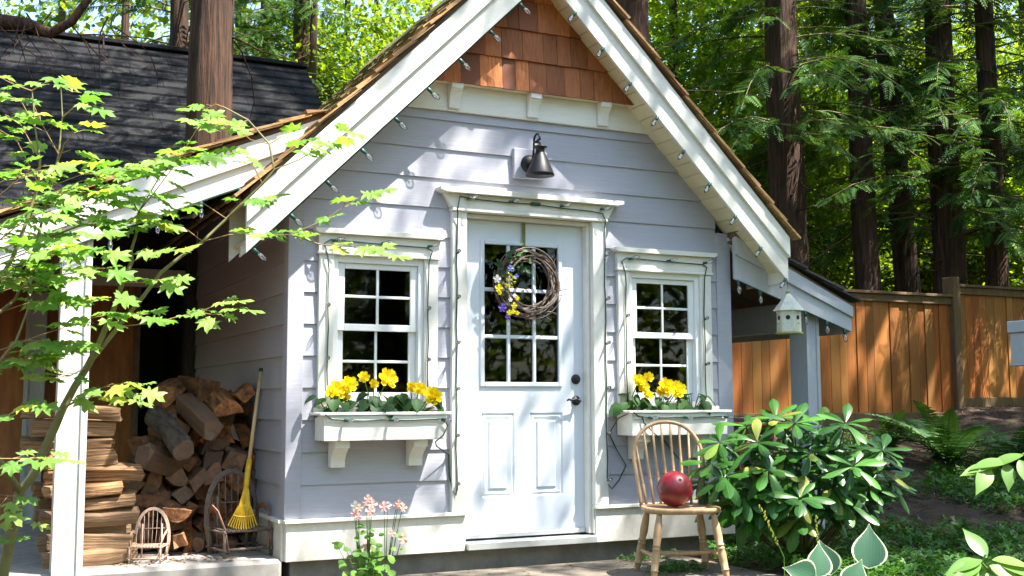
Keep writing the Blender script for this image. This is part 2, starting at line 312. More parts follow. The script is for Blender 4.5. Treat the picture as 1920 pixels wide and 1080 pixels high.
# base, foundation
MB().box(.03, HW-.03, .03, HD, -.1, .145).build('foundation', MT['concrete'], cot, .006)
for x0, x1 in ((-.012, 1.137), (2.078, HW+.012)):
    bx('base_board', MT['lowtrim'], cot, (x0, x1), (-.028, .01), (.14, .362), .004)
    MB().prism([(x0-.012, .362), (x1+(.0 if x1 < 2 else .012), .362), (x1+(.0 if x1 < 2 else .012), .384), (x0-.012, .384)], -.05, .0).build('base_cap', MT['trimx'], cot, .003)
bx('base_board', MT['lowtrim'], cot, (-.028, .0), (.012, HD), (.14, .362), .004)
bx('base_cap', MT['trimx'], cot, (-.05, .0), (.003, HD), (.362, .384), .003)
bx('base_board', MT['lowtrim'], cot, (HW+.0, HW+.028), (.012, HD), (.14, .362), .004)
# openings (x0,x1,z0,z1) that the siding leaves free
OPEN = [(.20, .90, 1.03, 2.06), (1.06, 2.14, .1, 2.39), (2.30, 3.0, 1.03, 2.06)]
LINES = [.384] + [.583+.1919*k for k in range(13)] + [2.955]
def sub_rects(r, o):
    x0, x1, z0, z1 = r; a0, a1, c0, c1 = o
    if a0 >= x1 or a1 <= x0 or c0 >= z1 or c1 <= z0: return [r]
    out = []
    if a0 > x0: out.append((x0, a0, z0, z1))
    if a1 < x1: out.append((a1, x1, z0, z1))
    if c0 > z0 + .01: out.append((max(x0, a0), min(x1, a1), z0, c0))
    if c1 < z1 - .01: out.append((max(x0, a0), min(x1, a1), c1, z1))
    return out
for k in range(len(LINES)-1):
    za, zb = LINES[k], LINES[k+1]; rects = [(.076, HW-.099, za, zb)]
    for o in OPEN: rects = [q for r in rects for q in sub_rects(r, o)]
    for x0, x1, z0, z1 in rects:
        p = clip(clip([(x0, z0), (x1, z0), (x1, z1), (x0, z1)], -1, 1, B0+.12), 1, 1, B1+.12)
        if len(p) < 3 or area(p) < 2e-4: continue
        n = len(p); yy = lambda z: -.017+.012*(z-za)/(zb-za)
        vs = [(x, yy(z), z) for x, z in p] + [(x, .004, z) for x, z in p]
        MB().add(vs, [tuple(range(n)), tuple(range(2*n-1, n-1, -1))] + [(i, i+n, (i+1) % n+n, (i+1) % n) for i in range(n)]).build('siding_board', MT['siding'], cot)
for k in range(len(LINES)-1):                     # side walls
    za, zb = LINES[k], LINES[k+1]
    if za > 2.4: break
    for sx, X in ((-1, 0), (1, HW)):
        vs = [(X+sx*.021, .076, za), (X+sx*.021, HD-.06, za), (X+sx*.003, HD-.06, zb), (X+sx*.003, .076, zb), (X-sx*.004, .076, za), (X-sx*.004, HD-.06, za), (X-sx*.004, HD-.06, zb), (X-sx*.004, .076, zb)]
        MB().add(vs, [(0, 1, 2, 3), (7, 6, 5, 4), (0, 4, 5, 1), (1, 5, 6, 2), (2, 6, 7, 3), (3, 7, 4, 0)]).build('siding_board', MT['siding_side'], cot)
# corner boards
for x0, x1, xo in ((0, .078, -.022), (HW-.101, HW, HW+.022)):
    z1 = 2.28
    bx('corner_board', MT['siding'], cot, (x0+(-.022 if x0 == 0 else 0), x1+(0 if x0 == 0 else .022)), (-.022, .004), (.386, z1), .003)
    bx('corner_board', MT['siding_side'], cot, (min(xo, x0 if x0 == 0 else x1), max(xo, x0 if x0 == 0 else x1)), (.0045, .077), (.386, z1), .003)
bx('corner_board', MT['siding_side'], cot, (-.02, .0), (HD-.06, HD), (.386, 2.3), .003)
# inner shell: dark lining seen through the glass
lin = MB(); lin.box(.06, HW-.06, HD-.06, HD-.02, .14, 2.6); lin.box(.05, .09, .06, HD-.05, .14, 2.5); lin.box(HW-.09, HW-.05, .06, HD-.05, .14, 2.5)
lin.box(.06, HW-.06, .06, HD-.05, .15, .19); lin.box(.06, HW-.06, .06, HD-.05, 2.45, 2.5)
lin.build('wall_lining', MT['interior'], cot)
bk = clip(clip([(0, .14), (HW, .14), (HW, 4.2), (0, 4.2)], -1, 1, B0+.15), 1, 1, B1+.15)
MB().prism(bk, HD-.01, HD+.02).build('back_wall', MT['siding'], cot)
fl = MB()                                          # sheathing behind the siding, with openings left out
for r in [(.08, .2, .2, 2.3), (.9, 1.06, .2, 2.3), (2.14, 2.3, .2, 2.3), (3.0, 3.12, .2, 2.3), (.2, .9, .2, 1.03), (2.3, 3.0, .2, 1.03), (.2, .9, 2.06, 2.3), (2.3, 3.0, 2.06, 2.3)]:
    fl.box(r[0], r[1], .006, .03, r[2], r[3])
fl.build('sheathing', MT['interior'], cot)
# frieze and gable
fr = clip(clip([(.4, 2.947), (2.9, 2.947), (2.9, 3.128), (.4, 3.128)], -1, 1, B0+.12), 1, 1, B1+.12)
MB().prism(fr, -.032, -.004).build('frieze_board', MT['trimx'], cot, .003)
gp = clip(clip([(.4, 3.128), (2.9, 3.128), (2.9, 4.1), (.4, 4.1)], -1, 1, B0+.1), 1, 1, B1+.1)
MB().prism(gp, -.092, .0).build('gable_panel', MT['brownsoffit'], cot)
bx('gable_ledge', MT['soffit'], cot, (.85, 2.35), (-.090, -.034), (3.120, 3.1275), .001)
for x in (1.005, 1.575, 2.115):                       # little curved brackets under the gable
    prof = [(-.034, 2.962), (-.055, 2.962), (-.057, 2.998), (-.06, 3.02), (-.068, 3.045), (-.085, 3.065), (-.089, 3.08), (-.105, 3.082), (-.105, 3.119), (-.034, 3.119)]
    m = MB(); n = len(prof); vs = [(x, y, z) for y, z in prof]+[(x+.082, y, z) for y, z in prof]
    m.add(vs, [tuple(range(n)), tuple(range(2*n-1, n-1, -1))]+[(i, i+n, (i+1) % n+n, (i+1) % n) for i in range(n)]); m.build('bracket', MT['trim'], cot, .002)
gs = empty('gable_shingle_field', (1.6, -.1, 3.13)); gs.parent = cot; gs.matrix_parent_inverse = wm(cot).inverted()
for r in range(5):
    z0 = 3.118+.207*r; x = .6+random.uniform(0, .1)
    while x < 2.7:
        wd = random.uniform(.085, .165); p = [(x+.0015, z0+random.uniform(-.002, .002)), (x+wd-.0015, z0+random.uniform(-.002, .002)), (x+wd-.0015, z0+.225), (x+.0015, z0+.225)]
        p = clip(clip(p, -1, 1, B0+.1), 1, 1, B1+.1)
        if len(p) > 2 and area(p) > 1e-4:
            n = len(p); t = random.uniform(-.002, .002); yy = lambda z: -.113+.018*(z-z0)/.225+t
            vs = [(a, yy(z), z) for a, z in p]+[(a, -.0925+.0002*r, z) for a, z in p]
            MB().add(vs, [tuple(range(n)), tuple(range(2*n-1, n-1, -1))]+[(i, i+n, (i+1) % n+n, (i+1) % n) for i in range(n)]).build('shingle', MT['cedar'], gs)
        x += wd
# rake boards
def rake_poly(side, a, b, x0, x1):      # strip between vertical offsets a..b above the lower edge, x0..x1 measured from the eave tip
    if side < 0: return [(x0, x0+B0+a), (x1, x1+B0+a), (x1, x1+B0+b), (x0, x0+B0+b)]
    return [(x1, B1-x1+a), (x0, B1-x0+a), (x0, B1-x0+b), (x1, B1-x1+b)]
XL, XR = -.34, 3.525
for side, xt in ((-1, XL), (1, XR)):
    MB().prism(rake_poly(side, 0, .315, xt, AX)[::1], -.300, -.276).build('rake_board', MT['trimx'], cot, .002)
    MB().prism(rake_poly(side, .178, .318, xt-.004*(-side), AX), -.324, -.2985).build('rake_trim', MT['trimx'], cot, .002)
    MB().prism(rake_poly(side, .319, .352, xt-.02*(-side)*-1, AX), -.30, HD+.2).build('roof_deck', MT['brownsoffit'], cot)
    # soffit boards between wall and rake, one by one up the slope
    nb = 26; step = (AX-XL)/nb
    for i in range(nb):
        xa = XL+.03+i*step; xb = xa+step-.006
        if side > 0: xa, xb = B1-B0-xa, B1-B0-xb; z = lambda q: B1-q
        else: z = lambda q: q+B0
        p = [(min(xa, xb), z(min(xa, xb))+.05), (max(xa, xb), z(max(xa, xb))+.05), (max(xa, xb), z(max(xa, xb))+.066), (min(xa, xb), z(min(xa, xb))+.066)]
        MB().prism(p, -.275, .13 if max(xa, xb) < -.01 else .02).build('soffit_board', MT['soffit'], cot)
    # eave return and lookout at the wall
    xo = xt+(0 if side < 0 else 0); lo = B0+XL
    if side < 0:
        MB().prism(rake_poly(-1, 0, .315, XL, -.03), .14, .163).build('rake_return', MT['trimx'], cot, .002)
    else: MB().box(xo-.024, xo, -.2755, .16, lo-.004, lo+.31).build('eave_fascia', MT['trim'], cot, .003)
    q = [(0-.0, B0-.02), (XL+.03, XL+.03+B0-.02), (XL+.03, XL+.03+B0+.05), (.0, B0+.05)] if side < 0 else [(HW, B1-HW-.02), (XR-.03, B1-XR+.03-.04), (XR-.03, B1-XR+.03+.05), (HW, B1-HW+.05)]
    MB().prism(q, -.03, .01).build('lookout', MT['trim'], cot, .003)
# shake roof: wedge shingles course by course, nearest columns as pieces, the rest one mass
def shake_roof(parent, ptop, pbot, y0, y1, expo=.165, front=4, seedv=1, mat=None, thick=.017):
    rr = random.Random(seedv); T = Vector((ptop[0], 0, ptop[1])); Bm = Vector((pbot[0], 0, pbot[1])); d = (T-Bm); Ls = d.length; d.normalize()
    nrm = Vector((-d.z, 0, d.x)) if d.x > 0 else Vector((d.z, 0, -d.x))
    if nrm.z < 0: nrm = -nrm
    mass = MB(); n = int(Ls/expo)+1
    for k in range(n):
        s0 = k*expo - .03; s1 = min(s0+expo*2.1, Ls); y = y0+rr.uniform(-.012, .012); c = 0
        while y < y1:
            wd = rr.uniform(.085, .17); j = rr.uniform(-.012, .012); th = thick*rr.uniform(.75, 1.35); e = rr.uniform(-.001, .004)
            a0 = Bm+d*(s0+j); a1 = Bm+d*s1
            lo0 = a0+nrm*(.018+e); hi0 = a0+nrm*(.018+th+e); lo1 = a1+nrm*.0; hi1 = a1+nrm*(.004)
            vs = [(p.x, yy, p.z) for yy in (y+.002, min(y+wd-.002, y1)) for p in (lo0, hi0, hi1, lo1)]
            fs = [(0, 1, 2, 3), (7, 6, 5, 4), (0, 4, 5, 1), (1, 5, 6, 2), (2, 6, 7, 3), (3, 7, 4, 0)]
            if c < front: MB().add(vs, fs).build('shake', mat or MT['shake'], parent)
            else: mass.add(vs, fs)
            y += wd; c += 1
    o = mass.build('shake_mass', MT['moss_shake'], parent); o['kind'] = 'stuff'
mroof = empty('main_roof', (AX, 0, 4)); mroof.parent = cot; mroof.matrix_parent_inverse = wm(cot).inverted()
shake_roof(mroof, (AX, AX+B0+.353), (XL-.035, XL-.035+B0+.353), -.352, HD+.2, front=3, seedv=3)
shake_roof(mroof, (AX, AX+B0+.353), (XR+.035, B1-XR-.035+.353), -.352, HD+.2, front=2, seedv=4)
rc = MB()
for k in range(24):
    y = -.36+k*.15; rc.prism([(AX-.13, AX+B0+.25), (AX, AX+B0+.39+.01*(k % 2)), (AX+.13, AX+B0+.25), (AX+.13, AX+B0+.275), (AX, AX+B0+.415+.01*(k % 2)), (AX-.13, AX+B0+.275)], y, y+.2)
rc.build('ridge_cap', MT['moss_shake'], mroof)
# ------------------------------------------------------------ lean-to roofs
def lean_to(side, top, out, slope_out, yf, roofmat, shakes_front, soffmat, seedv):
    """top=(x,z) of the fascia's upper edge at the cottage, out=(x,z) at its outer end"""
    r = empty('lean_to_roof', ((top[0]+out[0])/2, 0, top[1])); r.parent = cot; r.matrix_parent_inverse = wm(cot).inverted()
    (xa, za), (xb, zb) = top, out; h = .245 if side < 0 else .30
    def strip(a, b, f=0): p = [(xa, za-b), (xb, zb-b*slope_out), (xb, zb-a*slope_out), (xa, za-a)]; return p if side > 0 else p[::-1]
    MB().prism(strip(0, h), yf, yf+.024).build('fascia', MT['trimx' if side < 0 else 'greypost'], r, .002)
    MB().prism(strip(-.004, .125), yf-.022, yf+.0015).build('fascia_trim', MT['trimx' if side < 0 else 'greypost'], r, .002)
    MB().prism(strip(-.035, -.006), yf-.01, HD+.15).build('roof_deck', MT['brownsoffit'], r)
    nb = 20                                                     # ceiling boards run up the slope, side by side
    for i in range(nb):
        y = yf+.03+i*(HD-yf)/nb
        MB().prism(strip(.02, .036), y, y+(HD-yf)/nb-.006).build('ceiling_board', soffmat, r)
    shake_roof(r, (xa, za+.036), (xb+side*.03, zb+.036), yf-.05, HD+.15, .19, shakes_front, seedv, roofmat, .02)
    bx('eave_fascia', MT['trim' if side < 0 else 'greypost'], r, (xb-.024 if side > 0 else xb, xb if side > 0 else xb+.024), (yf+.025, HD+.1), (zb-.2, zb+.0), .003)
    return r
LT = lean_to(-1, (.17, 2.79), (-1.98, 1.85), 1.0, -.10, MT['shake'], 3, MT['brownsoffit'], 11)
RTf = lean_to(1, (HW-.0, 2.245), (4.28, 1.775), .62, -.10, MT['darkwood'], 2, MT['brownsoffit'], 12)
# posts and beams of the lean-tos
def wrapped_post(x0, x1, y0, y1, z0, z1, mat):
    m = MB(); m.box(x0, x1, y0, y1, z0, z1); p = m.build('post', mat, cot, .004)
    t = .012; wd = (x1-x0)
    for (a, b) in ((x0-.0035, x0+wd*.2), (x1-wd*.2, x1+.0035)):
        bx('post_trim', mat, p, (a, b), (y0-t, y0+.001), (z0, z1), .002)
    return p
wrapped_post(-1.285, -1.135, -.055, .095, .1, 2.06, MT['post'])
wrapped_post(-1.305, -1.165, 2.86, 3.0, .1, 2.1, MT['greypost'])
wrapped_post(3.905, 4.02, -.02, .17, .0, 1.78, MT['greypost'])
wrapped_post(3.905, 4.02, 2.86, 3.0, .2, 1.72, MT['greypost'])
bx('side_beam', MT['greypost'], cot, (3.92, 4.0), (.172, 2.855), (1.60, 1.82), .004)
bx('side_beam', MT['brownsoffit'], cot, (-1.27, -1.17), (.10, 2.855), (1.93, 2.07), .004)
# back of the wood shelter: plywood, header, dark doorway
bx('back_panel', MT['ply'], cot, (-1.75, -.47), (3.03, 3.06), (.1, 2.02), .003)
bx('header_board', MT['trim'], cot, (-1.16, -.08), (2.985, 3.025), (2.02, 2.17), .003)
bx('door_jamb', MT['brownsoffit'], cot, (-.49, -.44), (2.99, 3.06), (.16, 2.018), .003)
bx('dark_board', MT['darkwood'], cot, (-.095, -.024), (2.9, 3.05), (.16, 2.6), .004)
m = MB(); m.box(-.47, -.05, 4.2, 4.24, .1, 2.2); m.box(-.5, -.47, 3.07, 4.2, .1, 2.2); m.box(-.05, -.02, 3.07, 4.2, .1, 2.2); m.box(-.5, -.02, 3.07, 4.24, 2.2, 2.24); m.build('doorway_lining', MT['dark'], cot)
bx('back_gable_panel', MT['darkwood'], cot, (-1.95, -.02), (3.065, 3.09), (2.1, 2.62), .003)
MB().prism([(-.46, .98), (-.44, 1.04), (-.1, 1.28), (-.1, 1.18)], 3.1, 3.13).build('brace', MT['darkwood'], cot)
bx('concrete_slab', MT['slab'], None, (-1.52, -.03), (-.03, 3.1), (-.1, .158), .02)['kind'] = 'structure'
# ------------------------------------------------------------ window (double hung, four lights a sash)
def window(x0):
    W = .775; x1 = x0+W
    wd = empty('window', (x0+W/2, 0, 1.5)); wd.parent = cot; wd.matrix_parent_inverse = wm(cot).inverted()
    g = lambda n, m, X, Y, Z, b=.002: bx(n, m, wd, X, Y, Z, b)
    g('casing', MT['trim'], (x0, x0+.092), (-.04, .02), (.99, 1.968), .003); g('casing', MT['trim'], (x1-.092, x1), (-.04, .02), (.99, 1.968), .003)
    g('header', MT['trimx'], (x0-.006, x1+.006), (-.044, .01), (1.985, 2.092), .003)
    g('header_bead', MT['trim'], (x0-.012, x1+.012), (-.054, .0), (1.966, 1.9845), .004)
    m = MB(); m.prism([(x0-.012, 2.0925), (x1+.012, 2.0925), (x1+.035, 2.106), (x1+.035, 2.124), (x0-.035, 2.124), (x0-.035, 2.106)], -.075, -.0); m.build('header_cap', MT['trimx'], wd, .002)
    g('sill', MT['trim'], (x0-.02, x1+.02), (-.085, .03), (1.005, 1.04), .004)
    a, b = x0+.0925, x1-.0925
    for X in ((a, a+.034), (b-.034, b)): g('frame', MT['vinyl'], X, (-.018, .05), (1.04, 1.966))
    g('frame', MT['vinyl'], (a+.0345, b-.0345), (-.018, .05), (1.925, 1.966)); g('frame', MT['vinyl'], (a+.0345, b-.0345), (-.018, .05), (1.041, 1.07))
    a += .035; b -= .035
    for name, z0, z1, yo, bot in (('upper_sash', 1.508, 1.924, .0, .042), ('lower_sash', 1.0715, 1.5455, .026, .06)):
        s = empty('sash', ((a+b)/2, yo, z0)); s.parent = wd; s.matrix_parent_inverse = wm(wd).inverted()
        st = .046
        h = lambda n, m, X, Y, Z: bx(n, m, s, X, Y, Z, .003)
        if name == 'upper_sash': yo2 = yo; 
        h('stile', MT['vinyl'], (a, a+st), (yo, yo+.025), (z0, z1)); h('stile', MT['vinyl'], (b-st, b), (yo, yo+.025), (z0, z1))
        h('rail', MT['vinyl'], (a+st, b-st), (yo+.0005, yo+.0245), (z0, z0+bot)); h('rail', MT['vinyl'], (a+st, b-st), (yo+.0005, yo+.0245), (z1-.034, z1))
        mx_, mz = (a+b)/2, (z0+bot+z1-.034)/2
        h('muntin', MT['vinyl'], (mx_-.0085, mx_+.0085), (yo+.004, yo+.02), (z0+bot, z1-.034)); h('muntin', MT['vinyl'], (a+st, b-st), (yo+.006, yo+.018), (mz-.0085, mz+.0085))
        for X in ((a+st, mx_-.0085), (mx_+.0085, b-st)):
            for Z in ((z0+bot, mz-.0085), (mz+.0085, z1-.034)):
                MB().box(X[0], X[1], yo+.0115, yo+.0135, Z[0], Z[1]).build('pane', MT['glass'], s)
window(.165); window(2.267)
# ------------------------------------------------------------ door
DY = .062
g = lambda n, m, X, Y, Z, b=.003, p=cot: bx(n, m, p, X, Y, Z, b)
g('door_casing', MT['trim'], (1.035, 1.138), (-.045, .1), (.386, 2.29)); g('door_casing', MT['trim'], (2.068, 2.172), (-.045, .1), (.386, 2.29))
g('door_jamb', MT['trim'], (2.045, 2.067), (.0, .1), (.2, 2.29)); g('door_jamb', MT['trim'], (2.0675, 2.077), (-.02, .1), (.2, .385))
g('door_jamb', MT['trim'], (1.1385, 1.15), (.0, .1), (.2, 2.29)); g('door_jamb', MT['trim'], (1.1505, 2.0445), (.0, .1), (2.265, 2.29))
MB().prism([(1.02, 2.318), (2.188, 2.318), (2.235, 2.402), (.975, 2.402)], -.058, .0).build('door_header', MT['trimx'], cot, .002)
g('header_bead', MT['trim'], (1.028, 2.18), (-.066, .0), (2.2905, 2.3175), .005)
MB().prism([(.975, 2.4025), (2.235, 2.4025), (2.285, 2.415), (2.285, 2.436), (.93, 2.436), (.93, 2.415)], -.105, .0).build('header_cap', MT['trimx'], cot, .002)
g('threshold', MT['metal_sill'], (1.14, 2.075), (-.06, .1), (.145, .19)); g('door_sweep', MT['metal_sill'], (1.152, 2.044), (.045, .061), (.205, .232))
door = empty('door', (1.6, DY, .2)); door.parent = cot; door.matrix_parent_inverse = wm(cot).inverted()
dx0, dx1 = 1.152, 2.044; gx0, gx1, gz0, gz1 = 1.305, 1.85, 1.20, 2.105
# lower leaf with two raised panels
pans = [(1.285, 1.525, .455, 1.0), (1.635, 1.885, .455, 1.0)]
def panel_face(x0, x1, z0, z1):
    """sheet with two embossed panels, each a groove and a raised field"""
    m = MB(); xs = [x0]; 
    cuts = [(x0, pans[0][0]), (pans[0][1], pans[1][0]), (pans[1][1], x1)]
    for a, b in cuts: m.box(a, b, DY+.0001, DY+.04, z0, z1)
    for a, b, c, d in pans:
        m.box(a-.0002, b+.0002, DY+.0001, DY+.04, z0, c); m.box(a-.0002, b+.0002, DY+.0001, DY+.04, d, z1)
        rings = [(0, 0), (.012, .010), (.024, .004), (.05, .012), (.062, -.001)]
        ring = lambda i, dy: [(a+i, DY+dy, c+i), (b-i, DY+dy, c+i), (b-i, DY+dy, d-i), (a+i, DY+dy, d-i)]
        vs = []; fs = []
        for q, (i, dy) in enumerate(rings):
            vs += ring(i, dy)
            if q: fs += [((q-1)*4+k, (q-1)*4+(k+1) % 4, q*4+(k+1) % 4, q*4+k) for k in range(4)]
        k = (len(rings)-1)*4; fs.append((k, k+1, k+2, k+3)); m.add(vs, fs)
    return m
panel_face(1.2, 1.97, .3, 1.1).build('raised_panel', MT['door'], door)
for X, Z in (((dx0, 1.2), (.2, 2.262)), ((1.97, dx1), (.2, 2.262)), ((1.2, gx0), (1.1, 2.262)), ((gx1, 1.97), (1.1, 2.262)), ((gx0, gx1), (1.1, gz0)), ((gx0, gx1), (gz1, 2.262)), ((1.2, 1.97), (.2, .3))):
    g('door_stile', MT['door'], X, (DY+.0001, DY+.04), Z, 0, door)
lf = MB()                                             # moulded lite frame
for X, Z in (((gx0-.03, gx0+.0), (gz0-.03, gz1+.03)), ((gx1, gx1+.03), (gz0-.03, gz1+.03))): lf.box(X[0], X[1], DY-.014, DY+.012, Z[0], Z[1])
for Z in ((gz0-.03, gz0), (gz1, gz1+.03)): lf.box(gx0, gx1, DY-.0138, DY+.012, Z[0], Z[1])
lo = lf.build('lite_frame', MT['door'], door, .005)
cw = (gx1-gx0-2*.024)/3; ch = (gz1-gz0-2*.024)/3
for i in range(3):
    for j in range(3):
        a = gx0+i*(cw+.024); c = gz0+j*(ch+.024)
        MB().box(a, a+cw, DY+.010, DY+.013, c, c+ch).build('pane', MT['glass'], door)
for i in (1, 2):
    a = gx0+i*cw+(i-1)*.024; g('muntin', MT['door'], (a, a+.024), (DY-.006, DY+.016), (gz0, gz1), .004, door)
    c = gz0+i*ch+(i-1)*.024; g('muntin', MT['door'], (gx0, gx1), (DY-.004, DY+.015), (c, c+.024), .004, door)
MB().lathe([(0, .034), (.006, .034), (.012, .030), (.016, .016), (.024, .016), (.026, .001)], 20, (1.985, DY, 1.222), (0, -1, 0)).build('deadbolt', MT['iron'], door, smooth=False)
hd = MB(); hd.lathe([(0, .033), (.006, .033), (.012, .026), (.016, .013), (.05, .012), (.055, .012), (.058, .001)], 20, (1.985, DY, 1.078), (0, -1, 0))
hd.tube([(1.985, DY-.045, 1.08), (1.96, DY-.05, 1.088), (1.93, DY-.05, 1.082), (1.905, DY-.048, 1.086), (1.893, DY-.046, 1.078)], [.009, .009, .0075, .007, .005], 8)
hd.build('door_handle', MT['iron'], door, smooth=True)
# ================================================================== THE SHED BEHIND
shed = empty('neighbouring_shed', (-2, 6.6, 0), 'shed with dark asphalt shingle roof behind the wood shelter', 'shed')
ye, ze, yr, zr = 4.72, 2.46, 8.5, 5.70; xg = 2.43; xl = -9.0
nc = 22
for k in range(nc):                                   # overlapping courses, each a stepped strip cut into tabs
    t0, t1 = k/nc, (k+1)/nc; y0 = ye+(yr-ye)*t0; z0 = ze+(zr-ze)*t0; y1 = ye+(yr-ye)*t1; z1 = ze+(zr-ze)*t1
    m = MB(); x = xl
    while x < xg:
        wd = min(random.uniform(.5, 1.1), xg-x); dz = random.uniform(0, .006)
        m.add([(x, y0-.012, z0+.022+dz), (x+wd-.006, y0-.012, z0+.022+dz), (x+wd-.006, y1, z1+.004), (x, y1, z1+.004), (x, y0-.012, z0-.01), (x+wd-.006, y0-.012, z0-.01)], [(0, 1, 2, 3), (4, 5, 1, 0), (1, 5, 2), (4, 0, 3)]); x += wd
    m.build('shingle_course', MT['roofshingle'], shed)
MB().add([(xl, ye, ze-.03), (xg-.03, ye, ze-.03), (xg-.03, yr, zr-.03), (xl, yr, zr-.03), (xl, yr+3.8, ze), (xg-.03, yr+3.8, ze)], [(0, 1, 2, 3), (3, 2, 5, 4)]).build('roof_deck', MT['darkwood'], shed)
bx('ridge_cap', MT['roofshingle'], shed, (xl, xg), (yr-.1, yr+.1), (zr-.01, zr+.05), .01)
bx('wall', MT['ply'], shed, (xl, xg-.3), (5.2, 5.26), (0, 2.75), 0)
MB().add([(xg-.3, 5.2, 0), (xg-.3, 11.8, 0), (xg-.3, 11.8, 2.8), (xg-.3, yr, zr-.1), (xg-.3, 5.2, 2.8)], [(0, 1, 2, 3, 4)]).build('gable_wall', MT['ply'], shed)
# ================================================================== FENCE
fence = empty('cedar_fence', (8, 4.2, .6), 'orange brown cedar board fence with dark capping behind the garden bed', 'fence')
FY = 4.2; XP = 9.956
def fence_run(x0, x1, zt, zb, zk):
    x = x0
    while x < x1-.02:
        wd = min(random.uniform(.115, .165), x1-x); yo = random.choice((0, 0, .014))
        bx('board', MT['fence'], fence, (x+.001, x+wd-.002), (FY+yo, FY+yo+.02), (zb, zt-.06), .003); x += wd
    bx('top_rail', MT['fencegrey'], fence, (x0, x1), (FY-.03, FY-.002), (zt-.13, zt-.035), .004)
    bx('cap_rail', MT['fencegrey'], fence, (x0-.01, x1+.0), (FY-.06, FY+.08), (zt-.0345, zt), .004)
    bx('kick_board', MT['fencegrey'], fence, (x0, x1), (FY-.025, FY-.002), (zk, zb+.03), .004)
    bx('back_rail', MT['fencegrey'], fence, (x0, x1), (FY+.036, FY+.08), (zt-.5, zt-.42), .004)
fence_run(4.6, XP-.06, 2.455, .90, .72); fence_run(XP+.07, 14.5, 2.60, 1.09, .94)
for x, z1 in ((XP, 2.69), (6.9, 2.44), (13.0, 2.59)):
    bx('post', MT['fencegrey'], fence, (x-.058, x+.062), (FY-(.07 if x == XP else -.037), FY+.12), (.3, z1), .006)
# ================================================================== TREES
def kite(n=1):        # leaf quads in the xy plane, length 1 along x
    return np.array([[0, 0, 0], [.45, .3, .05], [1, 0, -.02], [.45, -.3, .05]], np.float32)
def rotmats(n, tilt, rng, az=None):
    """random rotation: yaw any, pitch/roll spread by tilt"""
    a = rng.uniform(0, 2*np.pi, n) if az is None else az; p = rng.normal(0, tilt, n); r = rng.normal(0, tilt, n)
    ca, sa, cp, sp, cr, sr = np.cos(a), np.sin(a), np.cos(p), np.sin(p), np.cos(r), np.sin(r)
    R = np.empty((n, 3, 3), np.float32)
    R[:, 0, 0] = ca*cp; R[:, 0, 1] = ca*sp*sr-sa*cr; R[:, 0, 2] = ca*sp*cr+sa*sr
    R[:, 1, 0] = sa*cp; R[:, 1, 1] = sa*sp*sr+ca*cr; R[:, 1, 2] = sa*sp*cr-ca*sr
    R[:, 2, 0] = -sp; R[:, 2, 1] = cp*sr; R[:, 2, 2] = cp*cr
    return R
def place(tmpl, R, S, P):      # (k,3) template to n instances
    return (np.einsum('nij,kj->nki', R, tmpl)*S[:, None, None] + P[:, None, :]).reshape(-1, 3)
def quads(n, k=4): return np.arange(n*k, dtype=np.int32).reshape(-1, 4)
def frond_template(pairs=8):
    V = []
    for i in range(pairs):
        t = .12+.85*i/pairs; ln = .34*(1-.75*t)+.05
        for s in (-1, 1):
            b = np.array([t, 0, -.12*t*t]); d = np.array([.62, s*.78, -.15]); d = d/np.linalg.norm(d); q = np.array([.78, -s*.62, 0])
            V += [b, b+d*ln*.5+q*.035, b+d*ln, b+d*ln*.5-q*.035]
    V += [np.array([0, .012, 0]), np.array([1, .01, -.14]), np.array([1.05, 0, -.16]), np.array([0, -.012, 0])]
    return np.array(V, np.float32)
FROND = frond_template()
def cedar_crown(name, h0, h1, r0, nbr, seed, lean=.25):
    """drooping flat sprays along many arching limbs; returns (foliage mesh, limb MB)"""
    rg = np.random.default_rng(seed); Ps = []; Az = []; Ss = []; Dr = []; limbs = MB(); br = []
    for b in range(nbr):
        t = ((b+rg.uniform(0, 1))/nbr)**1.35; z = h0+(h1-h0)*t; az = rg.uniform(0, 2*np.pi); ln = r0*(1-.78*t)*rg.uniform(.65, 1.15)
        dz = rg.uniform(-.42, -.12); d = np.array([np.cos(az), np.sin(az)]); pts = []
        for k in range(6):
            u = k/5; pts.append(np.array([d[0]*ln*u, d[1]*ln*u, z+ln*(.22*u+(dz-.22)*u*u)]))
        limbs.tube([tuple(p) for p in pts], [.016*(1-.8*k/5)*(1.1-t) for k in range(6)], 4, False)
        nf = max(5, int(ln/.08))
        for i in range(nf):
            u = .18+.82*(i+rg.uniform(0, 1))/nf; q = u*5; k = min(4, int(q)); p = pts[k]+(pts[k+1]-pts[k])*(q-k)
            Ps.append(p); Az.append(az+rg.choice([-1, 1])*rg.uniform(.35, 1.15)*(1 if u < .95 else .2)); Ss.append(rg.uniform(.26, .52)*(1.1-.5*u)); br.append(rg.uniform(0, 1)*.5+.25)
    n = len(Ps); R = rotmats(n, .28, rg, np.array(Az)); dr = rg.uniform(.15, .6, n)      # droop: pitch each spray down
    c, s = np.cos(dr), np.sin(dr); D = np.zeros((n, 3, 3), np.float32); D[:, 0, 0] = c; D[:, 0, 2] = s; D[:, 1, 1] = 1; D[:, 2, 0] = -s; D[:, 2, 2] = c
    R = np.einsum('nij,njk->nik', R, D)
    V = place(FROND, R, np.array(Ss, np.float32), np.array(Ps, np.float32)); k = len(FROND)
    rn = np.repeat(np.clip(np.array(br)+rg.normal(0, .2, n), 0, 1), k)
    return np_mesh(name, V, np.arange(len(V), dtype=np.int32).reshape(-1, 4), MT['cedarleaf'], rn), limbs
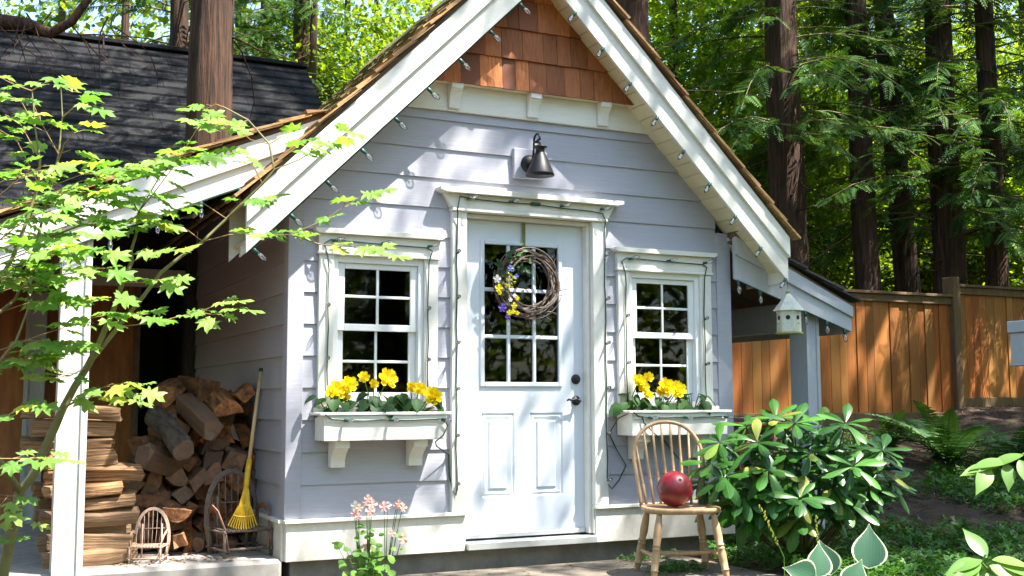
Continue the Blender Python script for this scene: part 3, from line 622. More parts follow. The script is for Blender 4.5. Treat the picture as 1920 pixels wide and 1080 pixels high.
def leafy_crown(name, ctr, radii, ncl, per, size, seed, mat='forestleaf', flat=.55):
    rg = np.random.default_rng(seed); C0 = rg.normal(0, 1, (ncl, 3)); C0 /= np.linalg.norm(C0, axis=1)[:, None]; C0 *= rg.uniform(.25, 1, (ncl, 1))**.6
    C0 = C0*np.array(radii)+np.array(ctr); P = np.repeat(C0, per, 0); n = len(P)
    P = P+rg.normal(0, 1, (n, 3))*np.array([.30, .30, .12])*np.mean(radii)*.55
    V = place(kite(), rotmats(n, flat, rg), rg.uniform(.6, 1.3, n)*size, P.astype(np.float32))
    cl = np.repeat(rg.uniform(.1, .9, ncl), per); rn = np.repeat(np.clip(cl+rg.normal(0, .18, n), 0, 1), 4)
    return np_mesh(name, V, quads(n), MT[mat], rn)
def trunk_mb(h, r, seed, lean=(0, 0), n=40, flare=1.5):
    """tapered trunk with vertical bark ridges"""
    rr = random.Random(seed); k = 46; ph = [rr.uniform(-1, 1) for _ in range(n)]; vs = []; ox = oy = 0
    for i in range(k):
        t = (i/(k-1))**1.5; ox += rr.uniform(-.05, .05)*r; oy += rr.uniform(-.05, .05)*r; R_ = r*(1-.75*t)*(1+(flare-1)*max(0, 1-t*9))
        ph = [p*.86+rr.uniform(-.55, .55)*.5 for p in ph]
        for j in range(n):
            a = 6.28319*j/n; q = R_*(1+.09*ph[j]+.05*math.sin(3*a+seed)); vs.append((lean[0]*t*h+ox+q*math.cos(a), lean[1]*t*h+oy+q*math.sin(a), h*t-.3))
    m = MB(); m.add(vs, [(i*n+j, i*n+(j+1) % n, (i+1)*n+(j+1) % n, (i+1)*n+j) for i in range(k-1) for j in range(n)]); return m
CROWN = [cedar_crown('crown', 3.0, 19, 2.7, 130, 31), cedar_crown('crown', 2.2, 17, 2.5, 130, 32), cedar_crown('crown', 4.6, 20, 3.0, 130, 33)]
def snag_twigs(m, h0, h1, r, n, seed):
    rr = random.Random(seed)
    for _ in range(n):
        z = rr.uniform(h0, h1); a = rr.uniform(0, 6.28); ln = rr.uniform(.4, 1.6); p = Vector((math.cos(a)*r*.7, math.sin(a)*r*.7, z)); pts = [p]
        d = Vector((math.cos(a), math.sin(a), rr.uniform(-.5, .1)))
        for k in range(4): d = (d+Vector((rr.uniform(-.3, .3), rr.uniform(-.3, .3), rr.uniform(-.25, .1)))).normalized(); pts.append(pts[-1]+d*ln/4)
        m.tube(pts, [.014, .011, .008, .006, .003], 4, False)
def cedar_tree(px, dist, r, label, cv=None, h=20, lean=(0, 0), dark=True, seed=0, group=None, rot=0, twigs=18, xy=None, cz=0):
    if xy is None: p = atD(px, 760, dist); xy = (p.x, p.y)
    x, y = xy; z = ground_z(x, y)
    t = empty('cedar_tree', (x, y, z), label, 'tree', group)
    m = trunk_mb(h, r, seed, lean); snag_twigs(m, 1.8, 7, r, twigs, seed+5)
    me = m.mesh('trunk', MT['barkdark' if dark else 'bark'], smooth=True); o = obj('trunk', me, None, t); o.matrix_parent_inverse = Matrix(); o.location = (0, 0, 0)
    if cv is not None:
        c = obj('crown', CROWN[cv][0], None, t); c.matrix_parent_inverse = Matrix(); c.location = (0, 0, cz); c.rotation_euler = (0, 0, rot)
        if 'lm%d' % cv not in MT: MT['lm%d' % cv] = CROWN[cv][1].mesh('limb', MT['twig'])
        c2 = obj('limb', MT['lm%d' % cv], None, t); c2.matrix_parent_inverse = Matrix(); c2.location = (0, 0, cz); c2.rotation_euler = (0, 0, rot)
    return t
cedar_tree(376, 11.1, .255, 'thick reddish cedar trunk rising between the wood shelter roof and the dark shed', 2, 20, dark=False, seed=1, cz=2.6)
cedar_tree(316, 17.5, .20, 'dark cedar trunk just behind the ridge of the dark shed', 0, 18, seed=2, rot=1, cz=1.5)
cedar_tree(482, 20, .11, 'slender straight trunk behind the dark shed ridge', None, 18, seed=3)
cedar_tree(549, 19, .20, 'sunlit pale brown trunk behind the right end of the dark shed', 1, 19, seed=4, dark=False, rot=2.2, cz=3.0)
cedar_tree(580, 18.3, .085, 'thin dark trunk hard against the sunlit pale one', None, 17, seed=5)
cedar_tree(1207, 13.2, .25, 'deeply furrowed cedar trunk rising behind the right slope of the cottage roof', 2, 20, dark=False, seed=6, rot=.7, cz=2.5)
cedar_tree(1277, 19, .10, 'thin dark trunk next to the furrowed cedar behind the roof', None, 18, seed=7)
cedar_tree(1484, 15.6, .28, 'tall straight dark cedar trunk behind the birdhouse and right shelter roof', 1, 20, seed=8, rot=4, cz=1.6)
cedar_tree(1447, 21, .07, 'very thin pole trunk left of the tall dark cedar', None, 16, seed=9)
cedar_tree(1637, 15.8, .19, 'cedar trunk with a sunlit strip behind the fence', None, 18, seed=10, rot=2.6, lean=(-.01, 0), cz=0)
cedar_tree(1722, 17.4, .20, 'leaning dark trunk behind the fence, next to the one with a sunlit strip', 1, 18, seed=11, lean=(-.065, 0), rot=.4, cz=2.4)
cedar_tree(1792, 16.2, .24, 'broad dark cedar trunk behind the taller fence post', 0, 19, seed=12, rot=5.1, cz=-.6)
cedar_tree(1884, 16.0, .17, 'cedar trunk behind the fence run that carries the white box', 1, 18, seed=13, rot=3.3, cz=.9)
for i, (px, d, r) in enumerate(((1335, 25, .10), (1395, 28, .12), (1560, 24, .11), (1850, 23, .10), (640, 27, .12), (700, 31, .12), (430, 26, .12), (210, 24, .13), (90, 26, .14), (800, 25, .13), (1960, 20, .2), (1590, 30, .13), (1750, 29, .12))):
    cedar_tree(px, d, r, 'far dark trunk standing deep in the sunlit wood', (None if i % 2 else (i*2) % 3), 18, seed=40+i, rot=i*1.3, group='far trunks deep in the wood', twigs=8, cz=6+(i % 3)*1.5)
bt = empty('bare_tree', tuple(atD(-260, 900, 12.0)), 'mossy bare limb and dead twigs reaching over the dark shed roof', 'tree'); bt.location.z = 0; m = MB(); b0 = bt.location.copy(); rr = random.Random(4)
m.tube([b0, b0+Vector((.1, 0, 2)), b0+Vector((.05, .1, 4.5)), b0+Vector((.2, 0, 9))], [.28, .24, .2, .1], 14, False)
m.tube([atD(-260, 160, 12), atD(-120, 70, 11.8), atD(-20, 36, 11.6), (atD(50, 45, 11.5)), atD(95, 62, 11.4), atD(135, 40, 11.4), atD(175, -15, 11.4), atD(230, -90, 11.4)], [.12, .09, .075, .065, .055, .045, .035, .02], 8, False)
for k in range(16):
    p = atD(rr.uniform(-20, 220), rr.uniform(20, 70), 11.4); q = [p]; d = Vector((rr.uniform(-.6, 1), rr.uniform(-.4, .4), rr.uniform(-.9, -.1)))
    for i in range(5): d = (d+Vector((rr.uniform(-.4, .4), rr.uniform(-.3, .3), rr.uniform(-.4, .25)))).normalized(); q.append(q[-1]+d*rr.uniform(.1, .2))
    m.tube(q, [.01, .008, .006, .005, .004, .002], 4, False)
obj('trunk', m.mesh('trunk', MT['bark'], smooth=True), None, bt)
# leafy understorey trees of the wood
LEAFY = [leafy_crown('crown', (0, 0, 3.2), (1.5, 1.5, 2.0), 120, 130, .085, 51), leafy_crown('crown', (0, 0, 3.0), (1.8, 1.6, 2.4), 140, 120, .09, 52), leafy_crown('crown', (0, 0, 4.5), (2.2, 2.2, 3.0), 170, 120, .105, 53)]
def leafy_tree(x, y, v, s, label, group, rot=0, z=None):
    zz = ground_z(x, y) if z is None else z; t = empty('maple_tree', (x, y, zz), label, 'tree', group); t.rotation_euler = (0, 0, rot); t.scale = (s, s, s)
    rr = random.Random(int(x*31+y*7)); m = MB()
    for k in range(5):
        a = rr.uniform(0, 6.28); e = rr.uniform(.4, 1.3); pts = [(0.05*math.cos(a), .05*math.sin(a), -.1)]
        for j in range(1, 6): pts.append((math.cos(a)*e*(j/5)**1.5+rr.uniform(-.05, .05), math.sin(a)*e*(j/5)**1.5+rr.uniform(-.05, .05), j*.8))
        m.tube(pts, [.05, .04, .032, .024, .016, .006], 5, False)
    o = obj('trunk', m.mesh('trunk', MT['twig']), None, t); o.matrix_parent_inverse = Matrix()
    o = obj('crown', LEAFY[v], None, t); o.matrix_parent_inverse = Matrix(); return t
rr = random.Random(99)
spots = []
for px, d in ((430, 25), (520, 27), (610, 24), (680, 25), (760, 24.5), (840, 26), (220, 25), (120, 27), (30, 26), (-60, 27), (640, 20), (730, 19.5), (800, 20), (690, 30),
              (600, 31), (470, 32), (300, 31), (140, 33), (1290, 21), (1350, 19.5), (1410, 21.5), (1545, 20), (1570, 22.5), (1600, 26), (1680, 22), (1745, 23.5), (1840, 21), (1920, 23), (1960, 21), (1330, 26), (1450, 27), (1250, 24), (1660, 28), (1820, 28), (1530, 30), (1380, 31), (2000, 24)):
    p = atD(px, 760, d); spots.append((p.x, p.y, rr.randrange(3), rr.uniform(.9, 1.35)))
for i, (x, y, v, s) in enumerate(spots):
    leafy_tree(x, y, v, s, 'bright green leafy understorey tree among the cedar trunks', 'understorey trees of the wood', rr.uniform(0, 6.28))
# the wood beyond, one mass of leaves
def far_wood():
    rg = np.random.default_rng(77); nf, nb, per = 3400, 2600, 26
    wf = rg.uniform(-.62, .62, nf); df = rg.uniform(27, 46, nf); wb = rg.uniform(.62, 2*np.pi-.62, nb); db = rg.uniform(17, 32, nb)
    a = np.concatenate([wf, wb]); d = np.concatenate([df, db]); big = np.concatenate([np.full(nf, .8), np.full(nb, 1.5)])
    zz = rg.uniform(0, 1, nf+nb)**1.1*np.concatenate([np.full(nf, 21), np.full(nb, 13)])
    cc = np.stack([CAM.x+d*np.sin(YAW+a), CAM.y+d*np.cos(YAW+a), zz], 1); k = np.repeat(np.arange(nf+nb), per); n = len(k)
    P = cc[k]+rg.normal(0, 1, (n, 3))*np.array([.85, .85, .5])*big[k][:, None]
    V = place(kite(), rotmats(n, .7, rg), (rg.uniform(.16, .36, n)*big[k]*1.15).astype(np.float32), P.astype(np.float32))
    rn = np.repeat(np.clip(rg.uniform(0, 1, nf+nb)[k]+rg.normal(0, .15, n), 0, 1), 4)
    o = obj('far_wood', np_mesh('far_wood', V, quads(n), MT['farleaf'], rn)); tag(o, 'mass of leaves deep in the wood round the clearing', 'wood', kind='stuff')
far_wood()
# trees round the garden that stand out of view and shade it
LEAFY.append(leafy_crown('crown', (0, 0, 12.0), (2.6, 2.2, 2.6), 70, 30, .15, 57))
dm = leafy_tree(4.9, -4.6, 3, 1.0, 'tall thin-crowned maple beside the path in front of the cottage', None); dm['category'] = 'tree'
obj('limb', MB().tube([(4.9, -4.6, 3.5), (4.95, -4.65, 7), (4.9, -4.6, 11), (5.1, -4.5, 14)], [.09, .075, .05, .015], 8, False).mesh('limb', MT['twig']), None, dm)
for i, (x, y, r, cv, cz) in enumerate(((8.3, -5.2, .26, 0, 3.2), (9.8, -3.1, .24, 1, 3.6), (10.8, -6.0, .28, 2, 2.5), (13.8, -4.5, .25, 1, 3), (12.9, -1.6, .24, 0, 3.2), (-9.5, -11, .3, 1, 1), (-4.5, -17, .3, 0, 0), (1.5, -18, .3, 2, 0), (6.5, -16, .3, 1, 0), (-13, -5, .3, 2, 1), (13, -11, .3, 0, 0), (-8, 3.5, .3, 0, 1.0))):
    cedar_tree(0, 0, r, 'tall cedar standing round the garden clearing', cv, 20, seed=70+i, rot=i*1.7, group='cedars round the clearing', xy=(x, y), cz=cz, twigs=4)
# ================================================================== GARDEN THINGS
# ------------------------------------------------------------ window boxes and begonias
def bracket_mb(x, w_, top, bot, depth):
    H = top-bot; pr = [(0, bot), (-.06, bot), (-.062, bot+.25*H), (-.066, bot+.32*H), (-.075, bot+.42*H), (-.095, bot+.55*H), (-depth+.03, bot+.66*H), (-depth+.02, bot+.72*H), (-depth, bot+.73*H), (-depth, top), (0, top)]
    n = len(pr); m = MB(); m.add([(x, y-.018, z) for y, z in pr]+[(x+w_, y-.018, z) for y, z in pr], [tuple(range(n)), tuple(range(2*n-1, n-1, -1))]+[(i, i+n, (i+1) % n+n, (i+1) % n) for i in range(n)]); return m
def window_box(x0, label):
    W = .775; b = empty('window_box', (x0+W/2, -.1, .845), label, 'flower box', 'window boxes')
    a, c = x0-.01, x0+W-.012
    bx('front_board', MT['trimx'], b, (a, c), (-.212, -.19), (.845, .993), .003); bx('front_bead', MT['trim'], b, (a+.012, c-.012), (-.220, -.2115), (.953, .992), .002)
    for X in ((a, a+.02), (c-.02, c)): bx('side_board', MT['trimx'], b, X, (-.1895, -.02), (.845, .993), .003)
    bx('bottom_board', MT['trim'], b, (a+.0205, c-.0205), (-.1895, -.02), (.848, .865), .002)
    for X, Y in (((a-.03, c+.03), (-.232, -.172)), ((a-.03, a+.02), (-.1715, -.02)), ((c-.02, c+.03), (-.1715, -.02))): bx('rim', MT['trimx'], b, X, Y, (.9935, 1.012), .004)
    bx('soil', MT['soil'], b, (a+.021, c-.021), (-.189, -.021), (.866, .98), .004)
    for x in (x0+.075, x0+W-.205): bracket_mb(x, .088, .845, .683, .15).build('bracket', MT['trim'], b, .002)
    return b
window_box(.165, 'cream window box under the window beside the wood shelter, full of begonias')
window_box(2.267, 'cream window box under the window behind the wooden chair')
def leaf_mesh(name, outline, mat, fold=.15, cup=0.0, seg=5):
    """leaf from half-width samples along its length (x 0..1), folded along the midrib"""
    V = []; F = []; n = len(outline)
    for i, hw in enumerate(outline):
        t = i/(n-1); zc = -cup*t*t
        for j in (-1, -.5, 0, .5, 1): V.append((t, j*hw, zc+abs(j)*hw*fold))
    for i in range(n-1):
        for j in range(4): F.append((i*5+j, (i+1)*5+j, (i+1)*5+j+1, i*5+j+1))
    me = np_mesh(name, V, F, mat, smooth=True)
    a = me.attributes.new('edge', 'FLOAT', 'POINT'); a.data.foreach_set('value', [max(abs(j), 0) if 0 < i < n-1 else 1.0 for i in range(n) for j in (-1, -.5, 0, .5, 1)])
    return me
BEG = leaf_mesh('leaf', [.02, .30, .38, .36, .40, .34, .26, .22, .10, .01], MT['begonialeaf'], .2, .22)
def bloom_mesh(name, mat, rings=5, per=7):
    """ruffled rosette of cupped petals, radius about 1"""
    m = MB(); rr = random.Random(5)
    for k in range(rings):
        R_ = 1-.17*k; tilt = .25+.24*k
        for p in range(per-k//2):
            a = 2*math.pi*(p+.5*(k % 2))/(per-k//2)+rr.uniform(-.15, .15); vs = []; fs = []
            for i in range(4):
                t = i/3; rad_ = R_*t; el = tilt*t; wdt = .55*R_*math.sin(math.pi*(.12+.7*t))
                for j in (-1, 0, 1):
                    q = a+j*wdt/(rad_+.35); rz = rad_*math.cos(el); vs.append((rz*math.cos(q), rz*math.sin(q), .10*k+rad_*math.sin(el)+(.10 if j else 0)*t+rr.uniform(-.06, .06)*t))
            for i in range(3):
                for j in range(2): fs.append((i*3+j, (i+1)*3+j, (i+1)*3+j+1, i*3+j+1))
            m.add(vs, fs)
    return m.mesh(name, mat, smooth=True)
BLOOM = bloom_mesh('bloom', MT['yellowpetal'])
BLOOM_B = bloom_mesh('bloom', MT['yellowpetal'], 3, 6)
def begonia(x, label, blooms, nleaf=16, spread=.12, white=False):
    t = empty('begonia_plant', (x, -.1, .98), label, 'plant', 'begonias in the window boxes'); rr = random.Random(int(x*1000))
    st = MB()
    for i in range(nleaf):
        a = rr.uniform(0, 6.28); d = rr.uniform(.02, spread); h = rr.uniform(.02, .13)-d*.25
        p = Vector((x+math.cos(a)*d*1.15, -.105+math.sin(a)*d*.6-.02, .985+max(h, .005)+.03)); nd = Vector((math.cos(a)*.5, math.sin(a)*.5-.55, rr.uniform(.35, 1)))
        s = rr.uniform(.07, .115); obj('leaf', BEG, None, t, orient(p, nd, (math.cos(a), math.sin(a)-.3, -.35), s))
        st.tube([(x+rr.uniform(-.02, .02), -.1, .96), (p.x*.6+x*.4, p.y*.5-.05, (p.z+.96)/2+.02), tuple(p)], [.005, .004, .003], 5, False)
    for bxx, bz, r in blooms:
        p = Vector((bxx, -.13+rr.uniform(-.03, .01), bz)); st.tube([(x, -.1, .97), ((bxx+x)/2, -.11, (bz+.98)/2+.02), tuple(p)], [.005, .004, .004], 5, False)
        obj('bloom', BLOOM if rr.random() < .75 else BLOOM_B, None, t, orient(p, (rr.uniform(-.5, .2), -1, rr.uniform(.2, .7)), (rr.uniform(-1, 1), 0, 1), r*1.12))
    st.build('stem', MT['columbineleaf'], t)
def zy(px, py): p = atY(px, py, -.13); return p.x, p.z
def bl(*q): return [(*zy(a, b), r) for a, b, r in q]
begonia(.235, 'begonia with a dense cluster of yellow blooms at the shelter end of a window box', bl((630, 733, .058), (652, 722, .05), (640, 745, .05), (620, 742, .045)), 12, .10)
begonia(.50, 'begonia with one tall yellow bloom mid window box', bl((726, 711, .062), (682, 708, .035), (700, 720, .028)), 20, .14)
begonia(.76, 'begonia with separate yellow blooms at the door end of a window box', bl((808, 744, .058), (786, 730, .042), (768, 727, .034)), 18, .13)
begonia(2.30, 'begonia with three clustered yellow blooms beside the door casing string', bl((1196, 716, .052), (1214, 708, .035), (1212, 742, .034), (1203, 725, .045)), 12, .10)
begonia(2.55, 'begonia with two broad yellow blooms in the box behind the chair', bl((1246, 727, .062), (1268, 732, .062), (1238, 735, .035)), 12, .11)
begonia(2.82, 'begonia without blooms at the corner end of the window box', [], 20, .12)
# ------------------------------------------------------------ wall lamp
LX, LZ = 1.56, 2.62
lamp = empty('wall_lamp', (1.5, -.02, LZ), 'black gooseneck barn lamp with cone shade above the door', 'lamp')
bx('mounting_block', MT['siding'], lamp, (1.475, 1.70), (-.046, -.012), (2.545, 2.745), .004)
MB().lathe([(0, .078), (.01, .078), (.016, .07), (.03, .062), (.04, .05), (.044, .001)], 24, (1.585, -.046, 2.655), (0, -1, 0)).build('back_plate', MT['iron'], lamp, smooth=True)
pth = [(1.585, -.08, 2.655), (1.585, -.12, 2.69), (1.585, -.135, 2.75), (1.585, -.14, 2.82)]
for k in range(9): a = math.pi*(1-k/8); pth.append((1.585, -.195+.055*math.cos(a)*-1*-1 if False else -.195-.055*math.cos(math.pi-a), 2.83+.055*math.sin(a)))
pth += [(1.585, -.25, 2.80), (1.585, -.25, 2.775)]
MB().tube(pth, .0095, 10).build('gooseneck', MT['iron'], lamp, smooth=True)
sh = MB(); sh.lathe([(0, .012), (-.006, .018), (-.014, .05), (-.022, .062), (-.026, .062), (-.028, .04), (-.07, .038), (-.074, .044), (-.085, .046), (-.092, .050), (-.25, .118), (-.262, .122), (-.266, .120), (-.255, .112), (-.10, .046)], 28, (1.585, -.25, 2.785), (0, 0, 1)); sh.build('shade', MT['iron'], lamp, smooth=False).data.polygons.foreach_set('use_smooth', [True]*len(lamp.children[-1].data.polygons))
MB().sphere((1.585, -.25, 2.60), (.028, .028, .038), 12, 8).build('light_bulb', MT['bulbglass'], lamp, smooth=True)
lamp_s = .78
for o in lamp.children:
    if o.name.split('.')[0] != 'mounting_block':
        fix = Vector((1.585, -.046, 2.60)); o.matrix_basis = Matrix.Translation(fix) @ Matrix.Scale(lamp_s, 4) @ Matrix.Translation(-fix)
# ------------------------------------------------------------ wreath
wc = Vector((1.60, .0, 1.852)); WR = .20
wr = empty('wreath', tuple(wc), 'grapevine twig wreath with pansies hanging on the door glass', 'wreath'); rr = random.Random(21)
ring = MB()
for k in range(46):
    a0 = rr.uniform(0, 6.28); sp = rr.uniform(1.2, 3.6); ro = rr.uniform(-.04, .04); yo = rr.uniform(-.035, .03); f1, p1 = rr.uniform(1, 4), rr.uniform(0, 6.28); pts = []
    for i in range(16):
        a = a0+sp*i/15; R_ = WR+ro+.016*math.sin(f1*a+p1); pts.append((wc.x+R_*math.cos(a), wc.y+.012+yo+.014*math.sin(f1*a*1.3+p1), wc.z+R_*1.0*math.sin(a)))
    ring.tube(pts, [rr.uniform(.0028, .006)]*15+[.001], 5, False)
for k in range(16):
    a = rr.uniform(-2.3, .8); p = Vector((wc.x+(WR+.02)*math.cos(a), wc.y-.01, wc.z+(WR+.02)*math.sin(a))); d = Vector((math.cos(a+rr.uniform(.3, 1.2)), rr.uniform(-.4, .2), math.sin(a+rr.uniform(.3, 1.2))))
    ring.tube([p, p+d*.04, p+d*.04+(d+Vector((rr.uniform(-.5, .5), 0, rr.uniform(-.5, .5))))*.045], [.002, .0015, .001], 4, False)
ring.build('twig_ring', MT['willow'], wr)
MB().box(1.578, 1.60, .042, .044, 2.03, 2.262).build('ribbon', pmat('olive_ribbon', (.20, .20, .06), (.12, .12, .035), .5, 30, (1, 1, 1), .1, .001), wr)
def petals(parent, pos, r, mat, n=5, name='flower'):
    m = MB()
    for k in range(n):
        a = 6.283*k/n+.3; u = Vector((math.cos(a), 0, math.sin(a))); v = Vector((-math.sin(a), 0, math.cos(a)))
        vs = [Vector((0, -.1, 0))*r, (u*.5+v*.42)*r+Vector((0, -.25*r, 0)), (u*1.0+v*.38)*r+Vector((0, -.1*r*rr.uniform(0, 3), 0)), u*1.12*r, (u*1.0-v*.38)*r+Vector((0, -.1*r*rr.uniform(0, 3), 0)), (u*.5-v*.42)*r+Vector((0, -.25*r, 0))]
        m.add([Vector(pos)+q for q in vs], [(0, 1, 2, 3), (0, 3, 4, 5)])
    return m.build(name, MT[mat], parent)
def wp(px, py): return atY(px, py, -.045)
for px, py, r, mt in ((932, 523, .026, 'whitepetal'), (935, 540, .026, 'yellowpetal'), (937, 549, .014, 'yellowpetal'), (957, 503, .02, 'bluepetal'), (968, 518, .015, 'bluepetal'), (942, 577, .028, 'purplepetal'), (952, 595, .018, 'purplepetal'), (955, 586, .018, 'yellowpetal'), (964, 573, .02, 'yellowpetal'), (970, 587, .014, 'yellowpetal'), (970, 559, .015, 'yellowpetal'), (962, 584, .016, 'yellowpetal'), (957, 562, .014, 'whitepetal'), (965, 554, .013, 'whitepetal')):
    petals(wr, wp(px, py), r, mt, 5, 'pansy')
hy = MB()
for k in range(46):
    p = wp(955+rr.gauss(0, 6), 530+rr.gauss(0, 10)); hy.add([p+Vector((rr.uniform(-.012, .012), rr.uniform(-.02, .0), rr.uniform(-.012, .012))) for _ in range(3)]+[p], [(0, 1, 2), (0, 2, 3)])
hy.build('hydrangea', MT['limepetal'], wr)
LFE = leaf_mesh('leaf', [.02, .16, .26, .28, .22, .12, .01], MT['begonialeaf'], .2, .15)
for k in range(46):
    px, py = random.choice(((945, 505), (960, 490), (975, 480), (985, 500), (950, 560), (945, 545), (965, 560), (975, 470), (960, 510)))
    p = wp(px+rr.gauss(0, 6), py+rr.gauss(0, 8))+Vector((0, .02, 0)); a = rr.uniform(0, 6.28); obj('leaf', LFE, None, wr, orient(p, (rr.uniform(-.5, .5), -1, rr.uniform(-.3, .7)), (math.cos(a), 0, math.sin(a)), rr.uniform(.03, .055)))
# ------------------------------------------------------------ string lights
SOCK = MB().lathe([(0, .0075), (-.004, .0105), (-.034, .0095), (-.036, .006)], 8).mesh('socket', MT['socket'], smooth=True)
BULB = MB().lathe([(-.033, .007), (-.040, .0115), (-.052, .0145), (-.064, .0140), (-.078, .0095), (-.086, .0045), (-.088, .0005)], 10).mesh('bulb', MT['bulbglass'], smooth=True)
FILA = MB().lathe([(-.034, .003), (-.05, .0022), (-.054, .004), (-.058, .001)], 6).mesh('filament', MT['filament'])
def light_string(name_label, path, bulbs, cat='string lights', scale=1.15, extra=()):
    """path: cord points; bulbs: (point, pointing direction)"""
    t = empty('light_string', tuple(path[0]), name_label, cat, 'clear bulb light strings')
    MB().tube(path, .0042, 5).build('cord', MT['cord'], t)
    for e in extra: MB().tube(e, .0042, 5).build('cord', MT['cord'], t)
    for p, d in bulbs:
        mw = orient(p, -Vector(d), Vector(d).orthogonal(), scale); b = obj('bulb', BULB, None, t, mw); obj('socket', SOCK, None, b, mw); obj('filament', FILA, None, b, mw)
    return t
def sag(a, b, n=6, s=.02):
    a, b = Vector(a), Vector(b); return [a+(b-a)*(i/n)+Vector((0, 0, -s*math.sin(math.pi*i/n))) for i in range(n)]
bl_l = [(-.30+.212*i, .05) for i in range(10)]
pl = [Vector((x, -.29, x+B0-.006)) for x, _ in bl_l]
light_string('string of clear bulbs hanging along the rake board on the wood shelter side', pl, [(p+Vector((.002, 0, -.004)), (.72, -.1, -.62)) for p in pl])
pr_ = [Vector((B1-B0-x+.02, -.29, x+B0-.006)) for x, _ in bl_l]
light_string('string of clear bulbs hanging along the rake board on the birdhouse side', pr_, [(p, (-.62, -.15, -.72)) for p in pr_])
zl = lambda x: 2.79-(.17-x)*.437-.245
pth = [Vector((x, -.105, zl(x)-.006)) for x in (-.12, -.34, -.56, -.80, -1.05, -1.3, -1.55, -1.8)]
light_string('string of clear bulbs under the fascia of the wood shelter', pth, [(p, (.05, -.1, -1)) for p in pth])
zr_ = lambda x: 2.245-.30-(x-HW)*((2.245-.30-1.775+.186)/(4.28-HW))
pth = [Vector((x, -.105, zr_(x)-.006)) for x in (3.23, 3.42, 3.62, 3.83, 4.03, 4.2)]
light_string('string of clear bulbs under the grey fascia of the side shelter', pth, [(p, (.05, -.1, -1)) for p in pth])
# round the door
y_ = -.072
dcord = [(1.07, -.052, .52)]+[(1.064+.004*math.sin(i*2.1), -.052, .52+i*.13) for i in range(1, 14)]+[(1.06, -.07, 2.30), (1.075, y_, 2.385), (1.20, y_, 2.372), (1.40, y_, 2.368), (1.60, y_, 2.372), (1.80, y_, 2.36), (2.05, y_, 2.355), (2.13, y_, 2.345), (2.155, y_, 2.30)]+[(2.158+.004*math.sin(i*1.7), -.052, 2.25-i*.13) for i in range(0, 14)]
db = [((1.068, -.056, z), (-.25, -1, .1)) for z in (.56, .86, 1.15, 1.44, 1.73, 2.02)]+[((x, -.075, 2.372), (.9, -.6, .15)) for x in (1.12, 1.42, 1.80, 2.11)]+[((2.16, -.056, z), (-.2, -1, .1)) for z in (.55, .86, 1.16, 1.46, 1.76, 2.06)]
ds = light_string('string of clear bulbs on green cord running round the door casing', [Vector(p) for p in dcord], db, scale=.9)
bx('plug', MT['cord'], ds, (1.585, 1.655), (-.082, -.060), (2.362, 2.384), .005)
def window_string(x0, label, loops):
    W = .775; a, b = x0+.055, x0+W-.05; y = -.05
    path = [(a, y, 1.03)]+[(a+.003*math.sin(i*2), y, 1.03+i*.12) for i in range(1, 8)]+[(a-.01, -.06, 1.955), (a-.03, y-.002, 2.03), (a+.01, y-.004, 2.055), (x0+W*.5, y-.004, 2.045), (b-.03, y-.004, 2.04), (b+.005, y-.002, 2.02), (b-.02, -.06, 1.95)]+[(b-.022+.003*math.sin(i*2), y, 1.94-i*.12) for i in range(1, 8)]
    bb = [((a, y-.003, z), (-.25, -1, .1)) for z in (1.33, 1.65)]+[((b-.022, y-.003, z), (-.25, -1, .1)) for z in (1.33, 1.65)]+[((x, y-.006, 2.048), (.9, -.6, .2)) for x in (a+.02, x0+W*.5, b-.03)]
    c = [(x0-.01, -.235, 1.0), (x0+.03, -.226, .975)]+[(x0+.1+i*.13, -.226, .968-.004*(i % 2)) for i in range(5)]+[(x0+W-.06, -.226, .97)]
    bb += [((x0+f*W, -.23, .966), (.6, -1, -.1)) for f in (.14, .5, .93)]
    return light_string(label, [Vector(p) for p in path], bb, scale=.9, extra=[[Vector(p) for p in c]]+[[Vector(p) for p in l] for l in loops])
window_string(.165, 'string of clear bulbs framing the window beside the wood shelter', [[(.89, -.226, .968), (.93, -.228, .93), (.90, -.228, .87), (.86, -.20, .83), (.90, -.12, .80), (.98, -.06, .76), (1.02, -.03, .74)], [(1.02, -.025, .74), (1.025, -.026, .62), (1.04, -.04, .52), (1.06, -.052, .49), (1.07, -.052, .54)]])
window_string(2.267, 'string of clear bulbs framing the window behind the chair', [[(2.33, -.226, .968), (2.34, -.228, .93), (2.42, -.228, .86), (2.52, -.20, .80)], [(2.3, -.24, 1.03), (2.22, -.1, .96), (2.19, -.03, .86), (2.24, -.028, .76), (2.32, -.028, .64), (2.26, -.028, .54), (2.2, -.04, .49), (2.165, -.052, .52)], [(2.6, -.02, .84), (2.72, -.03, .7), (2.85, -.03, .58)]])
